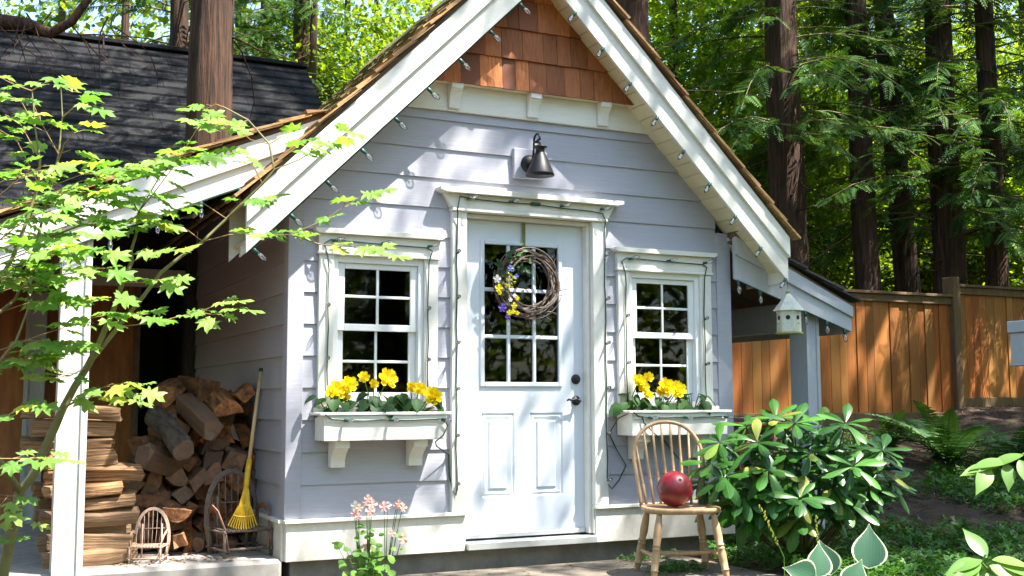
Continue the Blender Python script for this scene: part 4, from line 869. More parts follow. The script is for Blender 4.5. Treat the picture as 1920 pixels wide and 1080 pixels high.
# ------------------------------------------------------------ wooden chair with the ball
CH = Vector((2.225, -.80, .01)); ch_rot = -YAW*.72
chair = empty('windsor_chair', tuple(CH), 'spindle-back wooden chair with a red ball on its seat', 'chair'); chair.rotation_euler = (0, 0, ch_rot)
def cpart(m, name, mat='chairwood', smooth=True, bevel=0):
    o = m.build(name, MT[mat], None, bevel, smooth); o.parent = chair; return o
SH = .425          # seat height; local -y faces the front
n = 36; top = []; 
for i in range(n):
    a = 2*math.pi*i/n; c, s = math.cos(a), math.sin(a); ex = .235*math.copysign(abs(c)**.75, c); ey = .215*math.copysign(abs(s)**.75, s); top.append((ex*(1+.05*(-s)), ey))
m = MB(); lv = [(.90, SH-.036), (.97, SH-.03), (1, SH-.018), (1, SH-.008), (.975, SH), (.6, SH-.006), (.2, SH-.010)]
vs = [(x*f, y*f, z) for f, z in lv for x, y in top]; fs = [(k*n+i, k*n+(i+1) % n, (k+1)*n+(i+1) % n, (k+1)*n+i) for k in range(len(lv)-1) for i in range(n)]
fs += [tuple(range(n-1, -1, -1)), tuple((len(lv)-1)*n+i for i in range(n))]; m.add(vs, fs); cpart(m, 'seat')
LEGP = [(0, .011), (.05, .0125), (.12, .0165), (.16, .0185), (.165, .021), (.175, .021), (.18, .0175), (.30, .0195), (.40, .021), (.46, .017), (.47, .0205), (.485, .0205), (.495, .016), (.51, .016), (.52, .0205), (.535, .0205), (.545, .017), (.66, .0215), (.80, .020), (.92, .0155), (1.0, .0135)]
legs = {}
for sx in (-1, 1):
    for sy in (-1, 1):
        a = Vector((sx*.165, sy*.145, SH-.03)); b = Vector((sx*.225, sy*.215, 0)); d = a-b
        cpart(MB().lathe([(t*d.length, r*1.22) for t, r in LEGP], 12, b, d), 'leg'); legs[sx, sy] = (b, d)
STP = [(0, .008), (.15, .011), (.3, .014), (.42, .012), (.44, .016), (.46, .012), (.48, .0165), (.52, .0165), (.54, .012), (.56, .016), (.58, .012), (.7, .014), (.85, .011), (1, .008)]
mid = {}
for sx in (-1, 1):
    p = legs[sx, -1][0]+legs[sx, -1][1]*.36; q = legs[sx, 1][0]+legs[sx, 1][1]*.36; cpart(MB().lathe([(t*(q-p).length, r) for t, r in STP], 10, p, q-p), 'stretcher'); mid[sx] = (p+q)/2
d = mid[1]-mid[-1]; cpart(MB().lathe([(t*d.length, r) for t, r in STP], 10, mid[-1], d), 'stretcher')
def hoop(t):      # t -1..1, leaning back
    u = abs(t); sg = 1 if t >= 0 else -1        # straight sides, then a round arch
    if u > .55: q = (1-u)/.45; x, z = .198+.026*q, .285*q
    else: a = u/.55*math.pi/2; x, z = .224*math.sin(a)**.92, .285+.232*math.cos(a)**.92
    return Vector((sg*x, .165+.15*(z/.515)**1.1, SH-.012+z))
m = MB(); m.tube([hoop(-1+2*i/40) for i in range(41)], .0125, 8); cpart(m, 'back_hoop')
SPP = [(0, .007), (.25, .009), (.33, .0105), (.345, .0075), (.355, .011), (.37, .0075), (.385, .011), (.40, .0075), (.42, .0095), (.6, .0075), (1, .0055)]
for k in range(8):
    u = (k-3.5)/3.5; b = Vector((u*.168, .155+.015*(1-u*u), SH-.01)); best = min((hoop(-1+2*i/200) for i in range(201)), key=lambda p: abs(p.x-u*.205)-(.5 if p.z > SH+.25 else 0)); d = best-b
    cpart(MB().lathe([(t*d.length, r*1.15) for t, r in SPP], 8, b, d), 'spindle')
bc = chair.matrix_basis @ Vector((-.035, -.02, SH+.104))
ball = empty('bowling_ball', (bc.x, bc.y, bc.z-.108), 'dark red marbled bowling ball resting on the chair seat', 'ball')
MB().sphere(tuple(bc), .108, 40, 24).build('sphere', MT['ball'], ball, smooth=True)
vdir = (CAM-bc).normalized(); hu = vdir.cross(Vector((0, 0, 1))).normalized()
hd_ = (vdir*.80-hu*.33+Vector((0, 0, .55))).normalized()
MB().lathe([(.1062, .0125), (.1088, .0118), (.1089, .0095), (.1085, .0005)], 16, tuple(bc), hd_).build('finger_hole', MT['dark'], ball)
for q in (-.26, .26):
    h2 = (hd_*.5+Vector((0, 0, .9))+hu*q*.7-vdir*.2).normalized(); MB().lathe([(.1062, .0125), (.1088, .0118), (.1089, .0095), (.1085, .0005)], 16, tuple(bc), h2).build('finger_hole', MT['dark'], ball)
# ------------------------------------------------------------ birdhouse
bh = Vector((3.53, -.285, 1.545)); bird = empty('birdhouse', tuple(bh), 'weathered white hexagonal birdhouse with shingled cone roof hanging from the eave', 'birdhouse')
def ngon(r, z, n=6, rot=.28): return [(bh.x+r*math.cos(rot+6.28319*i/n), bh.y+r*math.sin(rot+6.28319*i/n), bh.z+z) for i in range(n)]
def frus(rings, name, mat, bevel=.002):
    m = MB(); n = 6; vs = [p for r, z in rings for p in ngon(r, z)]; fs = [(k*n+i, k*n+(i+1) % n, (k+1)*n+(i+1) % n, (k+1)*n+i) for k in range(len(rings)-1) for i in range(n)]+[tuple(range(n-1, -1, -1)), tuple((len(rings)-1)*n+i for i in range(n))]
    return m.add(vs, fs).build(name, MT[mat], bird, bevel)
frus([(.098, 0), (.098, .014)], 'base', 'lichen'); body = frus([(.086, .0142), (.086, .17)], 'body', 'white_paint')
for k in range(6): frus([(.112-.0165*k, .165+.021*k), (.093-.0165*k, .165+.021*k+.024)], 'roof_course', 'white_paint', .001)
MB().lathe([(.285, .012), (.298, .017), (.31, .013), (.318, .004)], 10, tuple(bh)).build('finial', MT['lichen'], bird, smooth=True)
MB().tube([bh+Vector((0, 0, .315)), bh+Vector((-.006, .0, .36)), bh+Vector((-.012, -.004, .39))], .0018, 4).build('wire', MT['iron'], bird)
ap = .086*math.cos(math.pi/6)
for k in range(6):
    a = .28+6.28319*(k+.5)/6; nd = Vector((math.cos(a), math.sin(a), 0))
    if nd.dot(CAM-bh) > 0:
        MB().lathe([(0, .0165), (.003, .016), (.0032, .001)], 14, bh+nd*(ap-.001)+Vector((0, 0, .115)), nd).build('entrance_hole', MT['dark'], bird)
        MB().tube([bh+nd*ap+Vector((0, 0, .075)), bh+nd*(ap+.012)+Vector((0, 0, .075))], .004, 6).build('perch', MT['lichen'], bird)
# ------------------------------------------------------------ white box hanging at the fence
wbp = atD(1922, 640, 9.6); wb = empty('hanging_box', (wbp.x, wbp.y, wbp.z-.2), 'white lidded box hanging from a wire hook before the fence', 'box')
bx('body', MT['whitebox'], wb, (wbp.x-.085, wbp.x+.085), (wbp.y-.08, wbp.y+.08), (wbp.z-.19, wbp.z+.07), .004)
bx('lid', MT['whitebox'], wb, (wbp.x-.1, wbp.x+.1), (wbp.y-.095, wbp.y+.095), (wbp.z+.071, wbp.z+.17), .006)
bx('tray', MT['whitebox'], wb, (wbp.x-.095, wbp.x+.095), (wbp.y-.09, wbp.y+.09), (wbp.z-.205, wbp.z-.191), .003)
MB().tube([wbp+Vector((0, 0, .17)), wbp+Vector((-.01, 0, .25)), wbp+Vector((.03, 0, .33)), wbp+Vector((.06, 0, .30))], .004, 6).build('hook', MT['iron'], wb)
sp_ = wbp+Vector((.06, .0, .32)); pg = ground_z(wbp.x+.32, wbp.y)
sk = empty('shepherd_hook', (wbp.x+.32, wbp.y, pg), 'black iron garden hook pole carrying the white box', 'pole')
MB().tube([(wbp.x+.32, wbp.y, pg-.1), (wbp.x+.32, wbp.y, wbp.z+.25), (wbp.x+.29, wbp.y, wbp.z+.38), (wbp.x+.2, wbp.y, wbp.z+.44), (wbp.x+.1, wbp.y, wbp.z+.40), (wbp.x+.055, wbp.y, wbp.z+.31), (wbp.x+.07, wbp.y, wbp.z+.28)], .006, 8).build('hook_pole', MT['iron'], sk, smooth=True)
# ------------------------------------------------------------ potting bench under the side shelter
pb = empty('potting_bench', (4.05, 1.6, .2), 'red brown potting bench under the side shelter', 'bench')
for i in range(4): bx('top_board', MT['brownbench'], pb, (3.5, 4.7), (1.3+i*.14, 1.436+i*.14), (.86, .895), .004)
bx('apron', MT['brownbench'], pb, (3.53, 4.67), (1.33, 1.36), (.74, .858), .004)
for x in (3.54, 4.6):
    for y in (1.34, 1.74): bx('leg', MT['brownbench'], pb, (x, x+.07), (y, y+.07), (.1, .858), .004)
tr = empty('seed_tray', (4.55, 1.5, .897), 'white seed tray lying on the potting bench', 'tray'); bx('rim', MT['whitebox'], tr, (4.38, 4.66), (1.35, 1.55), (.897, .935), .006); bx('soil', MT['soil'], tr, (4.395, 4.645), (1.365, 1.535), (.93, .94), .002)
# ------------------------------------------------------------ firewood
def wedge_mesh(name, kind, seed, ln=.40, r=.085):
    """split billet: irregular cross-section, bowed and rough along its length (local z)"""
    rr = random.Random(seed)
    if kind == 'round': sec = [(r*(1+rr.uniform(-.07, .07))*math.cos(a), r*(1+rr.uniform(-.07, .07))*math.sin(a)) for a in [6.283*i/14 for i in range(14)]]
    elif kind == 'half': sec = [(r*1.15*math.cos(a), r*1.15*math.sin(a)-.35*r) for a in [3.14159*i/7 for i in range(8)]]+[(-.3*r, -.4*r), (.4*r, -.33*r)]
    elif kind == 'quarter': sec = [(-.62*r, -.62*r)]+[(-.62*r+1.75*r*math.cos(a), -.62*r+1.75*r*math.sin(a)) for a in [1.571*i/5 for i in range(6)]]
    else:
        k = rr.choice((4, 4, 5)); ph = rr.uniform(0, 6.28); sec = []
        for i in range(k): a = ph+6.283*(i+rr.uniform(-.18, .18))/k; sec.append((r*1.1*rr.uniform(.75, 1.15)*math.cos(a), r*1.1*rr.uniform(.75, 1.15)*math.sin(a)))
        s2 = []
        for i in range(k): p, q = sec[i], sec[(i+1) % k]; s2 += [p, (p[0]*.55+q[0]*.45+rr.uniform(-.006, .006), p[1]*.55+q[1]*.45+rr.uniform(-.006, .006))]
        sec = s2
    n = len(sec); K = 6; vs = []
    bow = (rr.uniform(-.012, .012), rr.uniform(-.012, .012))
    for k in range(K):
        t = k/(K-1); f = 1+rr.uniform(-.05, .05)
        for i, (x, y) in enumerate(sec): vs.append((x*f+bow[0]*math.sin(3.14*t)+rr.uniform(-.003, .003), y*f+bow[1]*math.sin(3.14*t)+rr.uniform(-.003, .003), (t-.5)*ln+(rr.uniform(-.012, .012) if k in (0, K-1) else 0)))
    m = MB(); m.add(vs, [(k*n+i, k*n+(i+1) % n, (k+1)*n+(i+1) % n, (k+1)*n+i) for k in range(K-1) for i in range(n)], 0)
    m.f += [tuple(range(n-1, -1, -1)), tuple((K-1)*n+i for i in range(n))]; m.m += [1, 1]
    side = MT['logbark'] if kind == 'round' else MT['logside']
    return m.mesh(name, [side, MT['logend']], .004)
LOGS = [wedge_mesh('firewood_log', k, 200+i, .40, .078) for i, k in enumerate(('split', 'split', 'half', 'quarter', 'split', 'quarter', 'split', 'half'))]
rr = random.Random(17)
def log(me, p, ax, roll, s, label, group):
    q = orient(p, ax, (math.cos(roll), .0, math.sin(roll)), s); o = obj('firewood_log', me); o.matrix_basis = q; return tag(o, label, 'log', group)
row = 0; z = .165
while row < 10:
    xw = -.80+.0*row+(.05 if row % 2 else 0)+.035*max(0, row-4); x = xw
    while x < -.07:
        s = rr.uniform(.72, 1.08); 
        yb = .58+.030*row+rr.uniform(-.05, .06); top_lim = 1.06 - .0*x
        zz = z+.055+rr.uniform(-.012, .012)
        if row < 8 or rr.random() < .85:
            log(LOGS[rr.randrange(8)], (x+.05, yb+.19, zz), (rr.uniform(-.22, .22), -1, rr.uniform(-.2, .12)), rr.uniform(0, 6.28), s, 'split firewood log lying end-on in the heap against the siding', 'firewood heap')
        x += .122*s
    z += .094; row += 1
def hero(kind, seed, p0, p1, r, label, roll=0):
    p0, p1 = Vector(p0), Vector(p1); me = wedge_mesh('firewood_log', kind, seed, (p1-p0).length, r); log(me, (p0+p1)/2, p0-p1, roll, 1, label, None)
P_ = lambda px, py, Y: atY(px, py, Y)
hero('round', 301, P_(345, 846, .46), P_(290, 780, .86), .072, 'round bark-covered log tipped forward with orange end on the heap')
hero('split', 302, P_(400, 808, .52), P_(345, 755, .86), .078, 'big wedge of firewood lying beside the round bark log', .6)
hero('half', 303, P_(428, 770, .58), P_(405, 745, .95), .085, 'broad half-round log with worn grey end high on the heap', .2)
hero('split', 304, P_(388, 728, .80), P_(345, 722, 1.15), .098, 'large rugged log crowning the heap against the siding', 1.0)
hero('quarter', 305, P_(312, 745, .85), P_(330, 728, 1.2), .085, 'peaked quarter log near the dark doorway on the heap', .8)
hero('split', 306, P_(462, 738, .62), P_(445, 750, .95), .068, 'bright orange split log behind the rake handle', .4)
hero('split', 307, P_(270, 852, .58), P_(330, 872, .75), .075, 'orange-faced split log lying below the round bark log', .2)
hero('half', 308, P_(330, 962, .40), P_(345, 950, .8), .075, 'pale sunlit half log above the small twig chair', 3.0)
hero('split', 309, P_(336, 1012, .40), P_(352, 1002, .75), .055, 'pale sunlit split log on the slab beside the small twig chair', .9)
hero('split', 310, P_(372, 1022, .50), P_(402, 1012, .7), .05, 'brown flat log on the slab between the two twig chairs', .1)
# neat cross stack behind the white post
STK = []
for i in range(6):
    me = wedge_mesh('firewood_log', 'split', 400+i, .40+.025*i, .052); me.materials.clear(); me.materials.append(MT['stackside']); me.materials.append(MT['logend']); STK.append(me)
z = .16
for r_ in range(11):
    hgt = rr.uniform(.068, .094)
    for k, yb in enumerate((.29, .42)):
        me = STK[rr.randrange(6)]; xc = -1.10+rr.uniform(-.03, .04)+(.035 if r_ in (3, 4) else 0)-(.06 if r_ > 6 else 0)
        o = obj('firewood_log', me); o.matrix_basis = orient((xc+rr.uniform(-.03, .03), yb+rr.uniform(-.035, .035), z+hgt/2), (1, rr.uniform(-.12, .12), rr.uniform(-.06, .06)), (0, math.cos(rr.choice((0, 1.57, 3.14))), rr.uniform(-.2, .2)), 1.0)
        o.scale.y *= 1; tag(o, 'split firewood log laid crosswise in the neat stack behind the white post', 'log', 'firewood stack')
    z += hgt
# bark chips fallen on the slab
m = MB()
for _ in range(140):
    x, y = rr.uniform(-1.0, -.25), rr.uniform(.02, .5); a = rr.uniform(0, 3.14); l, w_ = rr.uniform(.008, .035), rr.uniform(.003, .008)
    m.add([(x+math.cos(a)*l, y+math.sin(a)*l, .161), (x-math.sin(a)*w_, y+math.cos(a)*w_, .167), (x-math.cos(a)*l, y-math.sin(a)*l, .161), (x+math.sin(a)*w_, y-math.cos(a)*w_, .163)], [(0, 1, 2, 3)])
tag(m.build('bark_litter', MT['stackside']), 'bark chips and splinters on the slab', 'litter', kind='stuff')
# ------------------------------------------------------------ bent twig chairs
def twig_chair(x, y, s, rz, label, mats):
    t = empty('twig_chair', (x, y, .158), label, 'chair', 'bent twig chairs'); t.rotation_euler = (0, 0, rz); t.scale = (s, s, s); A, Bm = mats
    def part(m, name, mat): o = m.build(name, MT[mat], None, 0, True); o.parent = t; return o
    rr = random.Random(int(x*100)); w_, H, D = .25, .80, .24
    for k in range(4):                        # bundled hoop: legs of the back run up and over
        ww = w_+.012*k; hh = H-.0+.012*k; pts = [(-ww*(.82 if i == 0 else 1), D-.02+.006*k, 0) for i in (0,)]
        for i in range(25): a = math.pi*i/24; pts.append((-ww*math.cos(a)*(1+.0), D+.05*math.sin(a)+.006*k, .30+(hh-.30)*math.sin(a)**.8))
        pts.append((ww*.82, D-.02+.006*k, 0)); part(MB().tube(pts, .0085, 6), 'back_hoop', A)
    for k in range(7):
        u = (k-3)/3.6; zt = .30+(H-.30)*math.sqrt(max(0, 1-u*u))**.8; part(MB().tube([(u*w_*.8, D-.01, .22), (u*w_*.95, D+.03, .45), (u*w_, D+.05, zt)], .006, 5), 'back_twig', A)
    part(MB().tube([(-w_, D+.03, .50), (w_, D+.03, .51)], .008, 6), 'back_rail', A)
    for sx in (-1, 1):
        part(MB().tube([(sx*w_*.62, D-.0, .0), (sx*w_*.62, D+.02, .58)], .014, 7), 'back_post', A)
        part(MB().tube([(sx*w_*.96, -.20, 0), (sx*w_*.96, -.20, .27)], .016, 7), 'leg', A); part(MB().tube([(sx*w_*.96, D, 0), (sx*w_*.96, D, .27)], .016, 7), 'leg', A)
        for zz in (.07, .245): part(MB().tube([(sx*w_*.96, -.23, zz), (sx*w_*.96, D+.04, zz)], .013, 6), 'side_rail', A)
        for k in range(4):                    # arm loops sweep from the back down to the front rail
            o_ = .013*k; part(MB().tube([(sx*(w_+.0), D, .42+o_), (sx*(w_+.02), .08, .46+o_), (sx*(w_+.015), -.06-o_*.3, .42+o_*.8), (sx*(w_-.02), -.17-o_*.5, .28), (sx*(w_-.05), -.20-o_*.6, .06)], .0075, 6), 'arm_loop', Bm)
    for zz in (.07, .245): part(MB().tube([(-w_*1.12, -.20, zz+.012), (w_*1.12, -.20, zz+.012)], .014, 6), 'front_rail', A); part(MB().tube([(-w_*1.1, D, zz+.01), (w_*1.1, D, zz+.01)], .012, 6), 'rear_rail', A)
    for k in range(10): part(MB().tube([(-w_*.9+k*w_*.2, -.22, .268), (-w_*.88+k*w_*.195, D, .262)], .009, 5), 'seat_twig', A)
    return t
twig_chair(-.20, .30, .60, .14, 'larger grey bent twig chair with a yellow rake standing in it', ('willow', 'willow2'))
twig_chair(-.75, .22, .36, -.38, 'small pale bent twig chair in the sun before the firewood', ('palewillow', 'palewillow'))
# ------------------------------------------------------------ leaf rake
h0 = atY(489, 697, .42); h1 = atY(464, 888, .22); h2 = atY(458, 945, .20)
rk = empty('leaf_rake', tuple(atY(452, 992, .19)), 'small yellow fan rake with a wooden handle leaning on the firewood', 'rake')
MB().tube([h0, h1], .0115, 10).build('handle', MT['handle'], rk, smooth=True); MB().tube([h0+(h0-h1).normalized()*.0, h0+(h0-h1).normalized()*.022], .0135, 10).build('end_cap', MT['iron'], rk)
MB().tube([h1+(h0-h1).normalized()*.09, h1, h1+(h2-h1)*.55, h2], [.016, .018, .014, .012], 10).build('ferrule', MT['yellow'], rk, smooth=True)
dn = (h2-h1).normalized(); sd = Vector((.95, -.3, 0)).normalized(); c0 = h1+(h2-h1)*.5
f = MB(); f.add([c0-sd*.016+Vector((0, -.012, 0)), c0+sd*.016+Vector((0, -.012, 0)), h2+dn*.02+sd*.036+Vector((0, -.012, 0)), h2+dn*.02-sd*.036+Vector((0, -.012, 0)), c0-sd*.016+Vector((0, -.004, 0)), c0+sd*.016+Vector((0, -.004, 0)), h2+dn*.02+sd*.036+Vector((0, -.004, 0)), h2+dn*.02-sd*.036+Vector((0, -.004, 0))], [(0, 1, 2, 3), (7, 6, 5, 4), (0, 4, 5, 1), (1, 5, 6, 2), (2, 6, 7, 3), (3, 7, 4, 0)]); f.build('fan_plate', MT['yellow'], rk, .002)
ends = []
for k in range(12):
    u = (k-5.5)/5.5; a = h2+dn*.01+sd*u*.034+Vector((0, -.009, 0)); b = a+dn*(.13-.02*u*u)+sd*u*.048; e = b+Vector((0, -.02, -.006)); ends.append((a+b)/2)
    MB().tube([a, (a+b)/2, b, e], [.0042, .004, .0038, .002], 5).build('tine', MT['yellow'], rk)
MB().tube(ends, .006, 6).build('cross_bar', MT['yellow'], rk)
# ================================================================== PLANTS
# ------------------------------------------------------------ vine maple by the shelter post
def maple_leaf_mesh(seed):
    rr = random.Random(seed); pts = [(0, 0)]; lobes = [(-2.35, .55), (-1.62, .78), (-.80, .95), (0, 1.05), (.80, .95), (1.62, .78), (2.35, .55)]
    out = []
    for i, (a, r) in enumerate(lobes):
        r *= rr.uniform(.93, 1.07)
        if i: am = (a+lobes[i-1][0])/2; rm = .60*min(r, lobes[i-1][1]/1.0); out.append((am, rm))
        out += [(a-.20, r*.74), (a-.10, r*.80), (a, r), (a+.10, r*.80), (a+.20, r*.74)]
    ring = [(.42+.62*r*math.cos(a)*.95, .62*r*math.sin(a)) for a, r in out]
    V = [(.42, 0, 0)]+[(x, y, -.22*(x-.42)**2-.30*y*y+.05*math.sin(9*math.atan2(y, x-.42))) for x, y in ring]+[(.14, 0, 0)]
    n = len(ring); F = [(0, i, i+1) for i in range(1, n)]+[(0, n, n+1), (0, n+1, 1)]
    return np_mesh('leaf', V, F, MT['mapleleaf'])
MAPLE = [maple_leaf_mesh(i) for i in range(4)]
mp = empty('vine_maple', tuple(atD(5, 1085, 4.3)), 'young vine maple with bright green lobed leaves leaning across the wood shelter', 'tree')
mp.location.z = 0
rr = random.Random(8)
def poly3(pts): return [atD(px, py, d) for px, py, d in pts]
stems = {
 'trunk': ([(-6, 1200, 4.25), (6, 1076, 4.25), (24, 986, 4.25), (37, 921, 4.25), (61, 893, 4.25), (82, 844, 4.26), (102, 803, 4.27), (118, 766, 4.28), (140, 725, 4.3), (163, 689, 4.3), (183, 650, 4.3)], .021, .012),
 'limb': ([(183, 650, 4.3), (211, 585, 4.3), (230, 530, 4.3), (247, 491, 4.32), (246, 470, 4.32), (255, 440, 4.33), (260, 397, 4.34)], .011, .004),
 'limb2': ([(175, 672, 4.3), (222, 613, 4.34), (267, 558, 4.38), (303, 510, 4.4), (340, 480, 4.42), (380, 453, 4.45), (425, 410, 4.5), (492, 345, 4.52), (514, 318, 4.52), (505, 270, 4.53), (465, 225, 4.55), (418, 200, 4.56)], .0085, .003),
 'limb3': ([(37, 921, 4.25), (18, 893, 4.1), (-10, 850, 4.0), (-60, 760, 3.95), (-90, 640, 3.95)], .014, .009),
 'limb4': ([(-90, 640, 3.95), (-20, 560, 4.0), (25, 480, 4.0), (50, 415, 4.02), (72, 345, 4.03), (75, 300, 4.04), (66, 240, 4.05), (60, 170, 4.05)], .009, .002),
 'limb5': ([(-90, 640, 3.95), (-30, 610, 4.05), (30, 560, 4.1), (70, 450, 4.15), (95, 350, 4.18), (110, 290, 4.18), (117, 220, 4.2), (114, 160, 4.2)], .008, .002),
 'limb6': ([(-60, 760, 3.95), (-20, 700, 3.9), (30, 640, 3.9), (60, 560, 3.92)], .007, .003)}
for k, (pts, r0, r1) in stems.items():
    P = poly3(pts); n = len(P); MB().tube(P, [r0+(r1-r0)*i/(n-1) for i in range(n)], 8, False).build('trunk' if k == 'trunk' else 'limb', MT['maplebark'], mp, smooth=True)
nleaf = 0
def put_leaf(p, dirv, s, droop=.25):
    global nleaf
    view = (CAM-p).normalized(); nd = Vector((rr.gauss(0, .22), rr.gauss(0, .22), 1))+Vector((view.x, view.y, 0))*rr.uniform(.05, .55)
    d = Vector(dirv); d.z -= droop; obj('leaf', MAPLE[rr.randrange(4)], None, mp, orient(p, nd, d, s)); nleaf += 1
def twig(pts, nl=5, s=(.06, .115), r=.0026, first=.3, wide=.05):
    P = poly3(pts); m = MB(); n = len(P); m.tube(P, [r*(1-.6*i/(n-1)) for i in range(n)], 5, False)
    segs = [(P[i], P[i+1]) for i in range(n-1)]; tot = sum((b-a).length for a, b in segs)
    def at(u):
        q = u*tot
        for a, b in segs:
            l = (b-a).length
            if q <= l: return a+(b-a)*(q/l), (b-a).normalized()
            q -= l
        return segs[-1][1], (segs[-1][1]-segs[-1][0]).normalized()
    for k in range(nl):
        u = first+(1-first)*(k+.6)/nl; p, d = at(u); h = Vector((d.y, -d.x, 0)); h = h.normalized() if h.length > .1 else rt.copy()
        for sg in (-1, 1):
            ln = rr.uniform(.02, wide); e = p+(h*sg+d*.5+Vector((0, 0, .15))).normalized()*ln; m.tube([p, e], [.0011, .0009], 4, False); put_leaf(e, h*sg+d*.55+rt*rr.uniform(-.5, .5), rr.uniform(*s))
    p, d = at(1.0); put_leaf(p, d+Vector((0, 0, .1)), s[1]); m.build('twig', MT['mapletwig'], mp)
TW = [
 # sprays over the lean-to and dark roof
 ([(418, 200, 4.56), (405, 195, 4.5), (385, 205, 4.5)], 1), ([(465, 225, 4.55), (440, 235, 4.5), (415, 235, 4.45)], 2), ([(505, 270, 4.53), (470, 262, 4.5), (430, 228, 4.5)], 1), ([(505, 270, 4.53), (530, 255, 4.55), (575, 268, 4.55)], 2),
 ([(514, 318, 4.52), (560, 300, 4.5), (610, 270, 4.5), (640, 245, 4.5)], 3), ([(492, 345, 4.52), (470, 300, 4.48), (450, 280, 4.46)], 2),
 ([(425, 410, 4.5), (380, 380, 4.45), (330, 395, 4.42), (285, 400, 4.4)], 3), ([(425, 410, 4.5), (450, 385, 4.45), (490, 372, 4.45)], 2),
 ([(380, 453, 4.45), (430, 440, 4.4), (490, 440, 4.4), (545, 440, 4.4)], 4), ([(545, 440, 4.4), (600, 458, 4.4), (660, 462, 4.4), (720, 478, 4.4)], 3), ([(545, 440, 4.4), (610, 412, 4.42), (650, 385, 4.42), (690, 362, 4.42)], 3),
 ([(380, 453, 4.45), (350, 430, 4.38), (300, 425, 4.35), (260, 428, 4.33)], 3), ([(260, 397, 4.34), (290, 360, 4.35), (335, 300, 4.36), (370, 240, 4.38), (375, 225, 4.38)], 3), ([(260, 397, 4.34), (230, 350, 4.3), (205, 310, 4.28)], 3),
 ([(260, 397, 4.34), (300, 330, 4.32), (350, 285, 4.3), (365, 285, 4.3)], 4, (.09, .13)), ([(247, 491, 4.32), (290, 470, 4.25), (330, 470, 4.2)], 2), ([(230, 530, 4.3), (260, 530, 4.25), (300, 525, 4.2)], 3),
 # right-hand low sprays before the doorway
 ([(222, 613, 4.34), (290, 605, 4.3), (370, 585, 4.3), (420, 568, 4.3)], 4), ([(370, 585, 4.3), (400, 590, 4.25), (440, 580, 4.25)], 2), ([(211, 585, 4.3), (240, 590, 4.2), (270, 590, 4.15)], 4), ([(118, 766, 4.28), (160, 740, 4.2), (210, 720, 4.15), (260, 725, 4.12)], 4), ([(163, 689, 4.3), (130, 705, 4.2), (95, 710, 4.15)], 3), ([(118, 766, 4.28), (160, 745, 4.2), (235, 745, 4.18)], 2),
 # upper left
 ([(60, 170, 4.05), (30, 160, 4.0), (0, 145, 4.0)], 2), ([(60, 170, 4.05), (85, 155, 4.0), (105, 150, 4.0)], 2), ([(114, 160, 4.2), (135, 172, 4.2), (150, 172, 4.2)], 1), ([(66, 240, 4.05), (40, 190, 4.0), (20, 185, 4.0)], 1), ([(75, 300, 4.04), (40, 235, 4.0), (10, 215, 4.0)], 2), ([(117, 220, 4.2), (140, 200, 4.18), (160, 197, 4.18)], 1), ([(110, 290, 4.18), (80, 235, 4.1), (60, 190, 4.1)], 3),
 ([(72, 345, 4.03), (30, 260, 4.0), (0, 245, 4.0)], 3), ([(95, 350, 4.18), (120, 270, 4.12), (150, 235, 4.1)], 2)]
for k in range(15):                       # the dense leaf layers at the left, stacked like shelves
    x0 = rr.uniform(-60, 60); y0 = rr.uniform(330, 530); x1 = x0+rr.uniform(70, 190); y1 = y0-rr.uniform(-10, 45); d = rr.uniform(3.85, 4.35)
    TW.append(([(x0, y0+25, d+.05), ((x0+x1)/2, (y0+y1)/2+5, d), (x1, y1, d-.05)], 4, (.065, .12)))
for k in range(9):
    x0 = rr.uniform(-50, 60); y0 = rr.uniform(520, 720); TW.append(([(x0, y0+20, 4.1), (x0+60, y0, 4.05), (x0+rr.uniform(90, 170), y0-rr.uniform(-10, 30), 4.0)], 3))
for k in range(5):
    y0 = rr.uniform(320, 420); TW.append(([(60, y0+40, 4.2), (150, y0+5, 4.2), (240+rr.uniform(0, 90), y0-rr.uniform(0, 30), 4.25)], 5, (.065, .12)))
TW += [([(30, 930, 4.2), (15, 930, 4.1), (-5, 955, 4.05)], 3), ([(24, 986, 4.25), (40, 980, 4.15), (20, 1010, 4.1)], 2), ([(-30, 800, 3.9), (20, 775, 3.9), (50, 760, 3.9)], 2), ([(-40, 860, 3.8), (30, 860, 3.8), (100, 858, 3.8)], 3)]
for t_ in TW: twig(*t_)
